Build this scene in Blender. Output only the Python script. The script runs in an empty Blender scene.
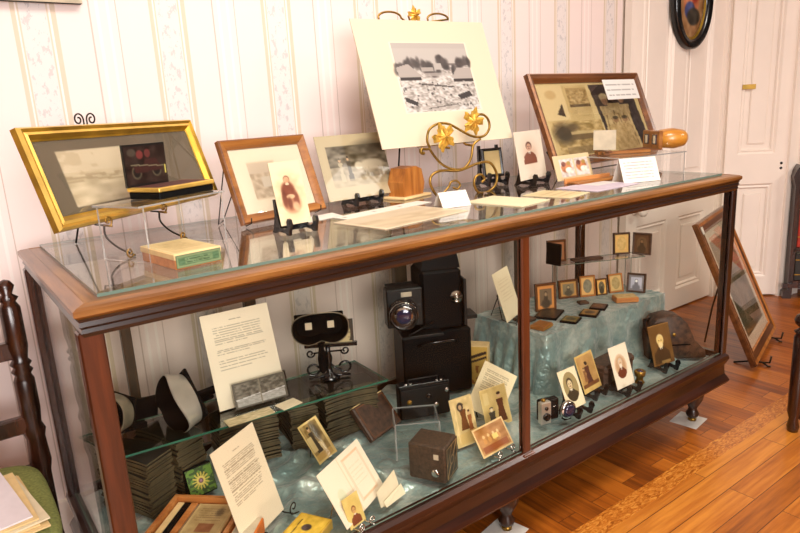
import bpy, math, random
import numpy as np
from mathutils import Vector, Matrix
random.seed(7)
C = bpy.context.scene.collection
R = math.radians
# ------------------------------------------------------------------ materials
def lin(c):
    return tuple(((x/255)/12.92 if x/255 <= .04045 else ((x/255+.055)/1.055)**2.4) for x in c[:3])
def L(c): return (*lin(c), 1)
class NT:
    def __init__(s, name):
        s.m = bpy.data.materials.new(name); s.m.use_nodes = True
        s.n = s.m.node_tree.nodes; s.l = s.m.node_tree.links
        s.b = s.n['Principled BSDF']; s.out = s.n['Material Output']
    def add(s, t, **k):
        n = s.n.new(t)
        for a, v in k.items(): setattr(n, a, v)
        return n
    def k(s, a, b): s.l.new(a, b)
    def ramp(s, fac, stops):
        r = s.add('ShaderNodeValToRGB'); e = r.color_ramp.elements
        while len(e) < len(stops): e.new(.5)
        for i, (p, c) in enumerate(stops): e[i].position = p; e[i].color = L(c)
        s.k(fac, r.inputs[0]); return r.outputs[0]
    def coord(s, scale=(1,1,1), rot=(0,0,0), kind='Object'):
        t = s.add('ShaderNodeTexCoord'); mp = s.add('ShaderNodeMapping')
        mp.inputs['Scale'].default_value = scale; mp.inputs['Rotation'].default_value = rot
        s.k(t.outputs[kind], mp.inputs[0]); return mp.outputs[0]
    def noise(s, vec, scale=5, detail=4, rough=.5):
        n = s.add('ShaderNodeTexNoise'); n.inputs['Scale'].default_value = scale
        n.inputs['Detail'].default_value = detail; n.inputs['Roughness'].default_value = rough
        s.k(vec, n.inputs['Vector']); return n.outputs[0]
    def bump(s, h, strength=.3, dist=.002):
        b = s.add('ShaderNodeBump'); b.inputs['Strength'].default_value = strength; b.inputs['Distance'].default_value = dist
        s.k(h, b.inputs['Height']); s.k(b.outputs[0], s.b.inputs['Normal'])
def plain(name, c, rough=.5, metal=0, var=.12, scale=30, bump=0, coat=0):
    t = NT(name); v = t.coord(); n = t.noise(v, scale, 3)
    d = tuple(x*(1-var) for x in c); u = tuple(min(255, x*(1+var)) for x in c)
    t.k(t.ramp(n, [(.3, d), (.7, u)]), t.b.inputs['Base Color'])
    t.b.inputs['Roughness'].default_value = rough; t.b.inputs['Metallic'].default_value = metal
    if coat: t.b.inputs['Coat Weight'].default_value = coat; t.b.inputs['Coat Roughness'].default_value = .15
    if bump: t.bump(n, bump)
    return t.m
def wood(name, c1, c2, c3, axis=0, rough=.3, sc=14, coat=.3):
    t = NT(name); s = [sc]*3; s[axis] = sc*.07
    v = t.coord(tuple(s)); n = t.noise(v, 2.2, 6, .65)
    t.k(t.ramp(n, [(.28, c1), (.5, c2), (.74, c3)]), t.b.inputs['Base Color'])
    t.b.inputs['Roughness'].default_value = rough; t.b.inputs['Coat Weight'].default_value = coat
    t.b.inputs['Coat Roughness'].default_value = .2; t.bump(n, .15, .001)
    return t.m
def glassmat(name, tint=(.93,.95,.92), ior=1.5, rough=0.0, extra=0):
    t = NT(name); t.n.remove(t.b)
    tr = t.add('ShaderNodeBsdfTransparent'); tr.inputs[0].default_value = (*tint, 1)
    g = t.add('ShaderNodeBsdfGlossy'); g.inputs['Roughness'].default_value = rough; g.inputs[0].default_value = (1,1,1,1)
    f = t.add('ShaderNodeFresnel'); ge = t.add('ShaderNodeNewGeometry'); io = t.add('ShaderNodeMix')
    io.inputs[2].default_value = ior; io.inputs[3].default_value = 1/ior; t.k(ge.outputs['Backfacing'], io.inputs[0]); t.k(io.outputs[0], f.inputs[0])   # same reflectance from both sides of a pane
    mx = t.add('ShaderNodeMixShader'); 
    if extra:
        ad = t.add('ShaderNodeMath', operation='ADD'); ad.inputs[1].default_value = extra; ad.use_clamp = True
        t.k(f.outputs[0], ad.inputs[0]); t.k(ad.outputs[0], mx.inputs[0])
    else: t.k(f.outputs[0], mx.inputs[0])
    t.k(tr.outputs[0], mx.inputs[1]); t.k(g.outputs[0], mx.inputs[2])
    t.k(mx.outputs[0], t.out.inputs[0]); return t.m
def attrmat(name, rough=.55, coat=0, metal=0):
    t = NT(name); a = t.add('ShaderNodeAttribute', attribute_name='Col')
    t.k(a.outputs['Color'], t.b.inputs['Base Color']); t.b.inputs['Roughness'].default_value = rough
    t.b.inputs['Coat Weight'].default_value = coat; t.b.inputs['Metallic'].default_value = metal
    return t.m
M = {}
M['print'] = attrmat('printed_card', .55)
M['photo'] = attrmat('photo_print', .35, .15)
M['case_wood_x'] = wood('case_oak_lengthwise', (72,40,15), (124,78,34), (160,110,54), 0, .3)
M['case_wood_y'] = wood('case_oak_crosswise', (72,40,15), (124,78,34), (160,110,54), 1, .3)
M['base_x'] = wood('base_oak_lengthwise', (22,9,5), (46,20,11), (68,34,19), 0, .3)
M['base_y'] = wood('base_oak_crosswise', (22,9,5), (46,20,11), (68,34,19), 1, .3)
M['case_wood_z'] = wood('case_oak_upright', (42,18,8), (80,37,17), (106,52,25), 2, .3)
M['case_dark_x'] = wood('case_dark_moulding', (20,9,5), (42,20,10), (66,34,18), 0, .3)
M['case_dark_y'] = wood('case_dark_side_moulding', (20,9,5), (42,20,10), (66,34,18), 1, .3)
M['stile'] = wood('green_brown_stile', (34,30,22), (62,50,36), (92,64,42), 2, .4, coat=.1)
M['dark_wood'] = wood('dark_turned_wood', (20,10,6), (46,22,12), (80,40,22), 2, .25)
M['foot'] = wood('foot_wood', (24,14,10), (50,32,24), (78,54,40), 2, .3)
M['honey'] = wood('honey_wood', (94,52,18), (146,90,36), (176,120,58), 0, .35)
M['honey_v'] = wood('honey_wood_upright', (120,66,22), (176,108,44), (208,144,72), 2, .35)
M['amber'] = wood('amber_varnished_wood', (140,84,24), (186,122,40), (212,152,64), 0, .3)
M['chest'] = wood('chestnut_wood', (62,32,13), (104,60,28), (134,84,44), 0, .35)
M['chestnut_z'] = wood('chestnut_upright', (96,42,16), (150,74,30), (186,104,50), 2, .35)
M['box_wood'] = wood('light_box_wood', (150,84,36), (190,120,60), (214,150,88), 0, .45)
M['gold'] = plain('gilt', (178,138,46), .32, .75, .15, 18, .1)
M['gold_pale'] = plain('pale_gilt', (226,186,92), .35, .6, .1, 18)
M['brass'] = plain('antique_brass', (150,116,52), .32, .85, .2, 40)
M['leaf'] = plain('gilt_leaf', (206,160,66), .35, .55, .2, 60, .2)
M['wire'] = plain('dark_wire', (46,40,32), .35, .7, .2, 40)
M['black'] = plain('black_lacquer', (14,13,15), .22, 0, .2, 20, 0, .4)
M['black_leather'] = plain('black_leather', (9,9,10), .5, 0, .35, 160, .15)
M['black_leather'].node_tree.nodes['Principled BSDF'].inputs['Specular IOR Level'].default_value = .12
M['black_matte'] = plain('black_metal', (15,15,15), .45, .2, .2, 30)
M['flat_black'] = plain('flat_black', (10,9,9), .9, 0, .2, 30)
M['flat_black'].node_tree.nodes['Principled BSDF'].inputs['Specular IOR Level'].default_value = .1
M['brown_leather'] = plain('brown_leather', (64,44,32), .5, 0, .35, 60, .4)
M['box_leather'] = plain('worn_box_leather', (66,52,40), .5, 0, .25, 120, .3)
M['chrome'] = plain('chrome', (210,208,205), .12, 1, .05)
M['lens'] = plain('lens_glass', (38,36,70), .04, .2, .3, 10, 0, 1)
M['white_paper'] = plain('white_paper', (216,210,200), .7, 0, .02)
M['cream_paper'] = plain('cream_paper', (224,210,178), .7, 0, .03)
M['lav_paper'] = plain('lavender_paper', (226,216,222), .7, 0, .02)
M['manila'] = plain('manila_paper', (226,196,140), .7, 0, .04)
M['grey_card'] = plain('grey_card', (196,184,160), .6, 0, .05)
M['orange_card'] = plain('orange_card', (206,112,44), .6, 0, .06)
M['purple_card'] = plain('purple_card', (120,96,130), .6, 0, .06)
M['stack_card'] = plain('stereo_mount', (30,27,22), .5, 0, .2, 15)
M['stack_edge'] = plain('stereo_mount_edge', (78,68,46), .6, 0, .25, 25)
M['velvet'] = plain('dark_velvet', (70,28,18), .8, 0, .2, 40)
M['tin'] = plain('worn_aluminium', (196,190,178), .3, .6, .12, 12)
M['dull_tin'] = plain('dull_tinted_metal', (126,118,100), .4, .4, .25, 14)
M['white_paint'] = plain('white_gloss_paint', (242,230,218), .4, 0, .015, 3)
M['far_wall'] = plain('far_room_wall', (58,48,40), .8, 0, .03, 3)
M['grey_wall'] = plain('side_wall_paint', (206,190,186), .7, 0, .02, 3)
M['ceiling'] = plain('ceiling_paint', (236,230,220), .8, 0, .02, 3)
M['green_cushion'] = plain('green_cushion', (126,132,72), .9, 0, .14, 180, .5)
M['red_book'] = plain('red_book_cloth', (178,44,22), .6, 0, .1)
M['dark_book'] = plain('dark_book_cloth', (44,40,36), .6, 0, .2)
M['acrylic'] = glassmat('clear_acrylic', (.97,.97,.97), 1.4)
M['acrylic_edge'] = plain('acrylic_edge', (200,200,196), .2, 0, .02); M['acrylic_edge'].node_tree.nodes['Principled BSDF'].inputs['Transmission Weight'].default_value = .6
M['glass'] = glassmat('pane_glass', (.965,.965,.945), 1.13)
M['top_glass'] = glassmat('top_glass', (.92,.94,.92), 1.5, 0, .05)
M['pic_glass'] = glassmat('picture_glass', (.97,.97,.97), 1.35)
M['shelf_glass'] = glassmat('shelf_glass', (.86,.9,.87), 1.5)
t = NT('green_glass_edge'); t.b.inputs['Base Color'].default_value = L((60,128,104)); t.b.inputs['Roughness'].default_value = .15
t.b.inputs['Transmission Weight'].default_value = .35; M['glass_edge'] = t.m
t = NT('pale_glass_edge'); t.b.inputs['Base Color'].default_value = L((104,124,112)); t.b.inputs['Roughness'].default_value = .15
M['pale_edge'] = t.m
# teal cloth
t = NT('teal_shimmer_cloth'); v = t.coord(); n = t.noise(v, 9, 5, .6)
t.k(t.ramp(n, [(.3, (104,134,134)), (.52, (138,162,158)), (.68, (190,204,196))]), t.b.inputs['Base Color'])
t.b.inputs['Roughness'].default_value = .33; t.b.inputs['Metallic'].default_value = .3; t.b.inputs['Sheen Weight'].default_value = .4
n2 = t.noise(v, 11, 3, .5); rid = t.add('ShaderNodeMath', operation='ABSOLUTE'); sb = t.add('ShaderNodeMath', operation='SUBTRACT'); sb.inputs[1].default_value = .5; t.k(n2, sb.inputs[0]); t.k(sb.outputs[0], rid.inputs[0]); t.bump(rid.outputs[0], .9, .04); M['cloth'] = t.m
# wallpaper : stripes along X, period .36 m
t = NT('striped_wallpaper'); tc = t.add('ShaderNodeTexCoord'); sp = t.add('ShaderNodeSeparateXYZ'); t.k(tc.outputs['Object'], sp.inputs[0])
def mth(t, op, a, b=None):
    m = t.add('ShaderNodeMath', operation=op)
    for i, x in enumerate((a, b)):
        if x is None: continue
        if isinstance(x, (int, float)): m.inputs[i].default_value = x
        else: t.k(x, m.inputs[i])
    return m.outputs[0]
ph = mth(t, 'FRACT', mth(t, 'DIVIDE', mth(t, 'ADD', sp.outputs[0], 3.6-.105), .36))
r = t.add('ShaderNodeValToRGB'); r.color_ramp.interpolation = 'CONSTANT'
P0, GD, TX, LN, GR = (234,216,210), (212,194,172), (224,214,210), (198,178,168), (237,225,219)
st = [(0,GD),(.03,GR),(.042,GD),(.052,TX),(.235,GD),(.25,GR),(.262,GD),(.30,P0),(.535,LN),(.543,P0),(.585,GR),(.61,P0),(.665,GR),(.69,P0),(.735,LN),(.743,P0)]
e = r.color_ramp.elements
while len(e) < len(st): e.new(.5)
for i, (p, c) in enumerate(st): e[i].position = p; e[i].color = L(c)
t.k(ph, r.inputs[0])
inb = mth(t, 'MULTIPLY', mth(t, 'GREATER_THAN', ph, .06), mth(t, 'LESS_THAN', ph, .23))
mp = t.coord((26, 1, 15), (0, R(30), 0)); nn = t.noise(mp, 2.2, 5, .7)
vein = mth(t, 'MULTIPLY', mth(t, 'GREATER_THAN', nn, .56), inb)
mx = t.add('ShaderNodeMix', data_type='RGBA'); t.k(mth(t, 'MULTIPLY', vein, .38), mx.inputs[0]); t.k(r.outputs[0], mx.inputs[6]); mx.inputs[7].default_value = L((150,146,150))
t.k(mx.outputs[2], t.b.inputs['Base Color']); t.b.inputs['Roughness'].default_value = .6
t.bump(mth(t, 'MULTIPLY', nn, inb), .3, .004); M['wallpaper'] = t.m
# floors
def floormat(name, rot, cs, mortar=(70,32,10), w=.62, h=.082, off=(0,0,0)):
    t = NT(name); tc = t.add('ShaderNodeTexCoord'); mp = t.add('ShaderNodeMapping'); mp.inputs['Rotation'].default_value = (0,0,rot); mp.inputs['Location'].default_value = off
    t.k(tc.outputs['Object'], mp.inputs[0])
    b = t.add('ShaderNodeTexBrick'); t.k(mp.outputs[0], b.inputs['Vector']); b.offset = .37; b.offset_frequency = 2
    b.inputs['Scale'].default_value = 1; b.inputs['Brick Width'].default_value = w; b.inputs['Row Height'].default_value = h
    b.inputs['Mortar Size'].default_value = .0012; b.inputs['Color1'].default_value = (0,0,0,1); b.inputs['Color2'].default_value = (1,1,1,1); b.inputs['Mortar'].default_value = (.5,.5,.5,1)
    m2 = t.add('ShaderNodeMapping'); m2.inputs['Scale'].default_value = (2.2, 34, 1); t.k(mp.outputs[0], m2.inputs[0])
    ad = t.add('ShaderNodeVectorMath', operation='ADD'); t.k(m2.outputs[0], ad.inputs[0])
    ml = t.add('ShaderNodeVectorMath', operation='SCALE'); ml.inputs['Scale'].default_value = 7; t.k(b.outputs['Color'], ml.inputs[0]); t.k(ml.outputs[0], ad.inputs[1])
    g = t.noise(ad.outputs[0], 1.6, 6, .6)
    f = mth(t, 'ADD', mth(t, 'MULTIPLY', g, .75), mth(t, 'MULTIPLY', b.outputs['Color'], .32))
    col = t.ramp(f, cs)
    mx = t.add('ShaderNodeMix', data_type='RGBA'); t.k(b.outputs['Fac'], mx.inputs[0]); t.k(col, mx.inputs[6]); mx.inputs[7].default_value = L(mortar)
    t.k(mx.outputs[2], t.b.inputs['Base Color']); t.b.inputs['Roughness'].default_value = .34
    t.b.inputs['Coat Weight'].default_value = .08; t.b.inputs['Coat Roughness'].default_value = .2
    t.bump(mth(t, 'SUBTRACT', g, mth(t, 'MULTIPLY', b.outputs['Fac'], 3)), .12, .001)
    return t.m
M['floor_cross'] = floormat('oak_boards_across', R(90), [(.3,(104,50,10)),(.5,(150,78,18)),(.75,(186,108,32))], w=2.0)
M['floor_long'] = floormat('oak_boards_lengthwise', 0, [(.3,(126,66,16)),(.5,(170,96,26)),(.75,(204,130,46))], w=1.1)
t = NT('curly_oak_border'); v = t.coord((14, 40, 1), (0,0,R(24))); w_ = t.add('ShaderNodeTexNoise'); w_.inputs['Scale'].default_value = 2.2; w_.inputs['Distortion'].default_value = 1.6; t.k(v, w_.inputs['Vector'])
t.k(t.ramp(w_.outputs[0], [(.32,(142,76,22)),(.5,(182,106,36)),(.68,(210,140,58))]), t.b.inputs['Base Color']); t.b.inputs['Roughness'].default_value = .25; M['floor_border'] = t.m

# ------------------------------------------------------------------ mesh helpers
class MB:
    def __init__(s): s.v = []; s.f = []; s.mi = []; s.sm = []; s.mats = []
    def mat(s, m):
        if m not in s.mats: s.mats.append(m)
        return s.mats.index(m)
    def add(s, vs, fs, m=None, T=None, smooth=False):
        o = len(s.v); i = s.mat(m)
        for v in vs:
            v = Vector(v); s.v.append(tuple(T @ v) if T is not None else tuple(v))
        for f in fs: s.f.append(tuple(o+k for k in f)); s.mi.append(i); s.sm.append(smooth)
        return s
    def box(s, lo, hi, m=None, T=None, bev=0):
        x0,y0,z0 = lo; x1,y1,z1 = hi
        if bev <= 0:
            vs = [(x0,y0,z0),(x1,y0,z0),(x1,y1,z0),(x0,y1,z0),(x0,y0,z1),(x1,y0,z1),(x1,y1,z1),(x0,y1,z1)]
            return s.add(vs, [(0,3,2,1),(4,5,6,7),(0,1,5,4),(1,2,6,5),(2,3,7,6),(3,0,4,7)], m, T)
        b = bev; vs = []; idx = {}
        for i,(X,sx) in enumerate(((x0,1),(x1,-1))):
            for j,(Y,sy) in enumerate(((y0,1),(y1,-1))):
                for k,(Z,sz) in enumerate(((z0,1),(z1,-1))):
                    for a,off in enumerate(((0,1,1),(1,0,1),(1,1,0))):
                        idx[i,j,k,a] = len(vs); vs.append((X+sx*b*off[0], Y+sy*b*off[1], Z+sz*b*off[2]))
        F = []
        for i in (0,1): F.append([idx[i,0,0,0],idx[i,1,0,0],idx[i,1,1,0],idx[i,0,1,0]])
        for j in (0,1): F.append([idx[0,j,0,1],idx[1,j,0,1],idx[1,j,1,1],idx[0,j,1,1]])
        for k in (0,1): F.append([idx[0,0,k,2],idx[1,0,k,2],idx[1,1,k,2],idx[0,1,k,2]])
        for i in (0,1):
            for j in (0,1): F.append([idx[i,j,0,0],idx[i,j,1,0],idx[i,j,1,1],idx[i,j,0,1]])
            for k in (0,1): F.append([idx[i,0,k,0],idx[i,1,k,0],idx[i,1,k,2],idx[i,0,k,2]])
        for j in (0,1):
            for k in (0,1): F.append([idx[0,j,k,1],idx[1,j,k,1],idx[1,j,k,2],idx[0,j,k,2]])
        for i in (0,1):
            for j in (0,1):
                for k in (0,1): F.append([idx[i,j,k,0],idx[i,j,k,1],idx[i,j,k,2]])
        c = Vector(((x0+x1)/2,(y0+y1)/2,(z0+z1)/2))
        G = []
        for f in F:
            p = [Vector(vs[q]) for q in f]; n = (p[1]-p[0]).cross(p[2]-p[0]); m_ = sum(p, Vector())/len(p)
            G.append(tuple(f) if n.dot(m_-c) > 0 else tuple(reversed(f)))
        return s.add(vs, G, m, T)
    def prism(s, pts, y0, y1, m=None, T=None):            # polygon in XZ, extruded along Y
        n = len(pts); vs = [(p[0], y0, p[1]) for p in pts]+[(p[0], y1, p[1]) for p in pts]
        fs = [tuple(range(n)), tuple(range(2*n-1, n-1, -1))]+[(i, i+n, (i+1)%n+n, (i+1)%n) for i in range(n)]
        return s.add(vs, fs, m, T)
    def lathe(s, prof, m=None, T=None, n=20, smooth=True):  # (r,z) around Z
        vs = []; fs = []
        for r_, z in prof:
            for i in range(n): a = 2*math.pi*i/n; vs.append((r_*math.cos(a), r_*math.sin(a), z))
        for k in range(len(prof)-1):
            for i in range(n):
                j = (i+1)%n; fs.append((k*n+i, k*n+j, (k+1)*n+j, (k+1)*n+i))
        fs.append(tuple(range(n-1,-1,-1))); fs.append(tuple((len(prof)-1)*n+i for i in range(n)))
        return s.add(vs, fs, m, T, smooth)
    def loft(s, secs, m=None, T=None, smooth=True, cap=True):   # list of equal-length rings
        n = len(secs[0]); vs = [p for q in secs for p in q]; fs = []
        for k in range(len(secs)-1):
            for i in range(n):
                j = (i+1)%n; fs.append((k*n+i, k*n+j, (k+1)*n+j, (k+1)*n+i))
        if cap: fs.append(tuple(range(n-1,-1,-1))); fs.append(tuple((len(secs)-1)*n+i for i in range(n)))
        return s.add(vs, fs, m, T, smooth)
    def tube(s, pts, r_=.003, m=None, T=None, n=8, closed=False):
        pts = [Vector(p) for p in pts]; vs = []; fs = []; N = len(pts); up = Vector((0,0,1)); prev = None
        for i, p in enumerate(pts):
            a = pts[i-1] if (i or closed) else p; b = pts[(i+1)%N] if (i < N-1 or closed) else p
            d = (b-a).normalized() if (b-a).length > 1e-9 else Vector((0,0,1))
            if prev is None:
                q = d.cross(Vector((0,0,1)) if abs(d.z) < .9 else Vector((1,0,0))).normalized()
            else:
                q = (prev-d*prev.dot(d)); q = q.normalized() if q.length > 1e-6 else d.orthogonal().normalized()
            prev = q; w = d.cross(q); rr = r_[i] if isinstance(r_, (list,tuple)) else r_
            for k in range(n):
                a_ = 2*math.pi*k/n; vs.append(p+q*rr*math.cos(a_)+w*rr*math.sin(a_))
        rng = N if closed else N-1
        for i in range(rng):
            for k in range(n):
                j = (k+1)%n; i2 = (i+1)%N; fs.append((i*n+k, i*n+j, i2*n+j, i2*n+k))
        if not closed: fs.append(tuple(range(n-1,-1,-1))); fs.append(tuple((N-1)*n+k for k in range(n)))
        return s.add(vs, fs, m, T, True)
    def build(s, name, parent=None, **k):
        me = bpy.data.meshes.new(name); me.from_pydata(s.v, [], s.f)
        for m in s.mats: me.materials.append(m)
        me.polygons.foreach_set('material_index', s.mi); me.polygons.foreach_set('use_smooth', s.sm); me.update()
        import bmesh
        bm = bmesh.new(); bm.from_mesh(me); bmesh.ops.recalc_face_normals(bm, faces=bm.faces); bm.to_mesh(me); bm.free()
        o = bpy.data.objects.new(name, me); C.objects.link(o)
        if parent: o.parent = parent
        for a, v in k.items(): o[a] = v
        return o
def TR(x=0,y=0,z=0,rx=0,ry=0,rz=0):
    return Matrix.Translation((x,y,z)) @ Matrix.Rotation(rz,4,'Z') @ Matrix.Rotation(ry,4,'Y') @ Matrix.Rotation(rx,4,'X')
def thing(name, label, cat, loc, yaw=0, tilt=0, group=None, roll=0):
    o = bpy.data.objects.new(name, None); C.objects.link(o); o.empty_display_size = .05
    o.location = loc; o.rotation_euler = (-R(tilt), R(roll), R(yaw)); o['label'] = label; o['category'] = cat
    if group: o['group'] = group
    return o
def tag(o, label, cat, group=None, kind=None):
    o['label'] = label; o['category'] = cat
    if group: o['group'] = group
    if kind: o['kind'] = kind
    return o
def struct(o): o['kind'] = 'structure'; return o
def spiral(cx, cz, r0, r1, a0, turns, y=0, n=28):
    return [(cx+(r0+(r1-r0)*i/n)*math.cos(a0+turns*2*math.pi*i/n), y, cz+(r0+(r1-r0)*i/n)*math.sin(a0+turns*2*math.pi*i/n)) for i in range(n+1)]
def smooth_path(P, k=6):
    P = [Vector(p) for p in P]; out = []
    for i in range(len(P)-1):
        a = P[max(i-1,0)]; b = P[i]; c = P[i+1]; d = P[min(i+2,len(P)-1)]
        for j in range(k):
            t = j/k; out.append(.5*((2*b)+(-a+c)*t+(2*a-5*b+4*c-d)*t*t+(-a+3*b-3*c+d)*t**3))
    out.append(P[-1]); return out

# ------------------------------------------------------------------ pictures: colours painted on a fine mesh
class Cv:
    def __init__(s, nx, ny, col):
        s.nx, s.ny = nx, ny; s.a = np.ones((ny, nx, 3))*np.array(col, float)
        s.u, s.v = np.meshgrid((np.arange(nx)+.5)/nx, (np.arange(ny)+.5)/ny); s.rs = np.random.RandomState(nx*7+ny)
    def put(s, m, col, a=1): m = np.clip(m, 0, 1)[..., None]*a; s.a = s.a*(1-m)+np.array(col, float)*m; return s
    def rect(s, x0,y0,x1,y1,col,a=1): return s.put(((s.u>=x0)&(s.u<=x1)&(s.v>=y0)&(s.v<=y1)).astype(float), col, a)
    def ell(s, cx,cy,rx,ry,col,a=1,soft=.12):
        d = np.sqrt(((s.u-cx)/rx)**2+((s.v-cy)/ry)**2); return s.put((1+soft-d)/(2*soft+1e-6), col, a)
    def poly(s, pts, col, a=1):
        m = np.zeros_like(s.u, bool); n = len(pts)
        for i in range(n):
            (x1,y1),(x2,y2) = pts[i], pts[(i+1)%n]
            if y1 == y2: continue
            c = ((y1 > s.v) != (y2 > s.v)) & (s.u < (x2-x1)*(s.v-y1)/(y2-y1)+x1); m ^= c
        return s.put(m.astype(float), col, a)
    def line(s, x0,y0,x1,y1,th,col,a=1):
        d = np.array([x1-x0,y1-y0]); L2 = d@d+1e-9; t_ = np.clip(((s.u-x0)*d[0]+(s.v-y0)*d[1])/L2,0,1)
        return s.put((np.hypot(s.u-x0-t_*d[0], s.v-y0-t_*d[1]) < th).astype(float), col, a)
    def noise(s, x0,y0,x1,y1,n,amp,col=None,thr=None,a=1):
        g = s.rs.rand(n+2, n+2); U = np.clip((s.u-x0)/(x1-x0),0,.999)*n; V = np.clip((s.v-y0)/(y1-y0),0,.999)*n
        i = U.astype(int); j = V.astype(int); fu = U-i; fv = V-j
        q = g[j,i]*(1-fu)*(1-fv)+g[j,i+1]*fu*(1-fv)+g[j+1,i]*(1-fu)*fv+g[j+1,i+1]*fu*fv
        inside = ((s.u>=x0)&(s.u<=x1)&(s.v>=y0)&(s.v<=y1)).astype(float)
        if col is None: s.a += ((q-.5)*2*amp*inside)[...,None]; return s
        return s.put((q > thr)*inside, col, a)
    def text(s, x0,y0,x1,y1,n,col,a=.6,short=()):
        for i in range(n):
            y = y0+(y1-y0)*i/max(n-1,1); row = int(y*s.ny); xe = x1-(.35*(x1-x0) if i in short else s.rs.rand()*.06)
            m = np.zeros_like(s.u); m[min(row,s.ny-1)] = 1; m *= (s.u>=x0)&(s.u<=xe)&(s.rs.rand(*s.u.shape) > .12); s.put(m, col, a)
        return s
    def bust(s, cx,cy,k,skin,hair,coat,asp=1.4,beard=None):     # k = head height in v
        hy = k/2; hx = k/2*.78*asp
        s.poly([(cx-hx*2.5,cy+k*2.1),(cx-hx*2.3,cy+k*1.15),(cx-hx*.8,cy+k*.62),(cx+hx*.8,cy+k*.62),(cx+hx*2.3,cy+k*1.15),(cx+hx*2.5,cy+k*2.1)], coat)
        s.poly([(cx-hx*.45,cy+k*.55),(cx+hx*.45,cy+k*.55),(cx,cy+k*1.2)], (236,226,206)); s.line(cx,cy+k*.75,cx,cy+k*1.15,hx*.14,coat)
        s.ell(cx,cy-k*.08,hx*1.08,hy*1.05,hair); s.ell(cx,cy+k*.05,hx*.85,hy*.9,skin)
        for q in (-1,1): s.ell(cx+q*hx*.36,cy,hx*.17,hy*.1,(60,40,30),.8)
        s.line(cx,cy+k*.02,cx,cy+k*.16,hx*.08,tuple(x*.75 for x in skin),.7)
        if beard: s.ell(cx,cy+k*.42,hx*.7,hy*.55,beard)
        else: s.line(cx-hx*.25,cy+k*.28,cx+hx*.25,cy+k*.28,hx*.08,(110,60,50),.8)
        return s
    def figure(s, cx,y0,y1,wd,coat,skin=(206,170,130)):
        h = y1-y0; s.poly([(cx-wd,y1),(cx-wd*.55,y0+h*.5),(cx-wd*.8,y0+h*.22),(cx+wd*.8,y0+h*.22),(cx+wd*.6,y0+h*.5),(cx+wd,y1)], coat)
        s.ell(cx,y0+h*.1,wd*.42,h*.09,skin); s.ell(cx,y0+h*.045,wd*.42,h*.05,tuple(x*.5 for x in coat)); return s
TONE = [1.0]
def card(name, parent, w, h, cv, x0=None, z0=0, y0=0, th=.0015, mat='print', bend=0, back=None, **k):
    """thin panel, front facing -Y, x0..x0+w, z0..z0+h, with the canvas as point colours"""
    if x0 is None: x0 = -w/2
    nx, ny = cv.nx, cv.ny; u = np.linspace(0,1,nx); v = np.linspace(0,1,ny)
    X, V = np.meshgrid(x0+u*w, v); Z = z0+(1-V)*h; Y = y0+bend*(((X-x0)/w-.5)**2*4)-0*V
    vs = np.stack([X,Y,Z],-1).reshape(-1,3); idx = np.arange(nx*ny).reshape(ny,nx)
    fs = np.stack([idx[:-1,:-1],idx[1:,:-1],idx[1:,1:],idx[:-1,1:]],-1).reshape(-1,4).tolist()
    ring = list(idx[0,:])+list(idx[1:,-1])+list(idx[-1,-2::-1])+list(idx[-2:0:-1,0]); n0 = nx*ny
    bv = vs[ring]+np.array([0,th,0]); n = len(ring)
    for i in range(n): fs.append([int(ring[i]), int(ring[(i+1)%n]), n0+(i+1)%n, n0+i])
    if abs(bend) < 1e-9: fs.append([n0+i for i in range(n)])
    else:
        base = n0+n; vs2 = vs+np.array([0,th,0]); fs += [[base+q for q in reversed(f)] for f in fs[:(nx-1)*(ny-1)]]; bv = np.concatenate([bv, vs2])
    allv = np.concatenate([vs, bv]); me = bpy.data.meshes.new(name); me.from_pydata(allv.tolist(), [], fs)
    c = np.clip(cv.a*TONE[0],0,255)/255; c = np.where(c<=.04045, c/12.92, ((c+.055)/1.055)**2.4).reshape(-1,3)
    ec = np.tile(c[[int(ring[0])]], (len(allv)-n0,1)) if len(allv)-n0 == n else np.concatenate([np.tile(c[[0]],(n,1)), np.tile(c[[0]],(nx*ny,1))])
    full = np.ones((len(allv),4)); full[:,:3] = np.concatenate([c, ec])
    at = me.color_attributes.new('Col','FLOAT_COLOR','POINT'); at.data.foreach_set('color', full.ravel().astype(np.float32))
    me.materials.append(M[mat]); me.update()
    o = bpy.data.objects.new(name, me); C.objects.link(o)
    if parent: o.parent = parent
    for a_, b_ in k.items(): o[a_] = b_
    return o
def ring_frame(w, h, prof, mats, name='moulding', parent=None, y0=0):
    """mitred frame swept from a profile of (inset, y); mats per strip"""
    mb = MB(); vs = []
    for i, y in prof: vs += [(-w/2+i,y0+y,i),(w/2-i,y0+y,i),(w/2-i,y0+y,h-i),(-w/2+i,y0+y,h-i)]
    for k in range(len(prof)):
        k2 = (k+1)%len(prof)
        for c in range(4):
            d = (c+1)%4; mb.add([vs[4*k+c],vs[4*k+d],vs[4*k2+d],vs[4*k2+c]],[(0,1,2,3)],mats[k%len(mats)])
    o = mb.build(name, parent)
    return o
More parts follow.
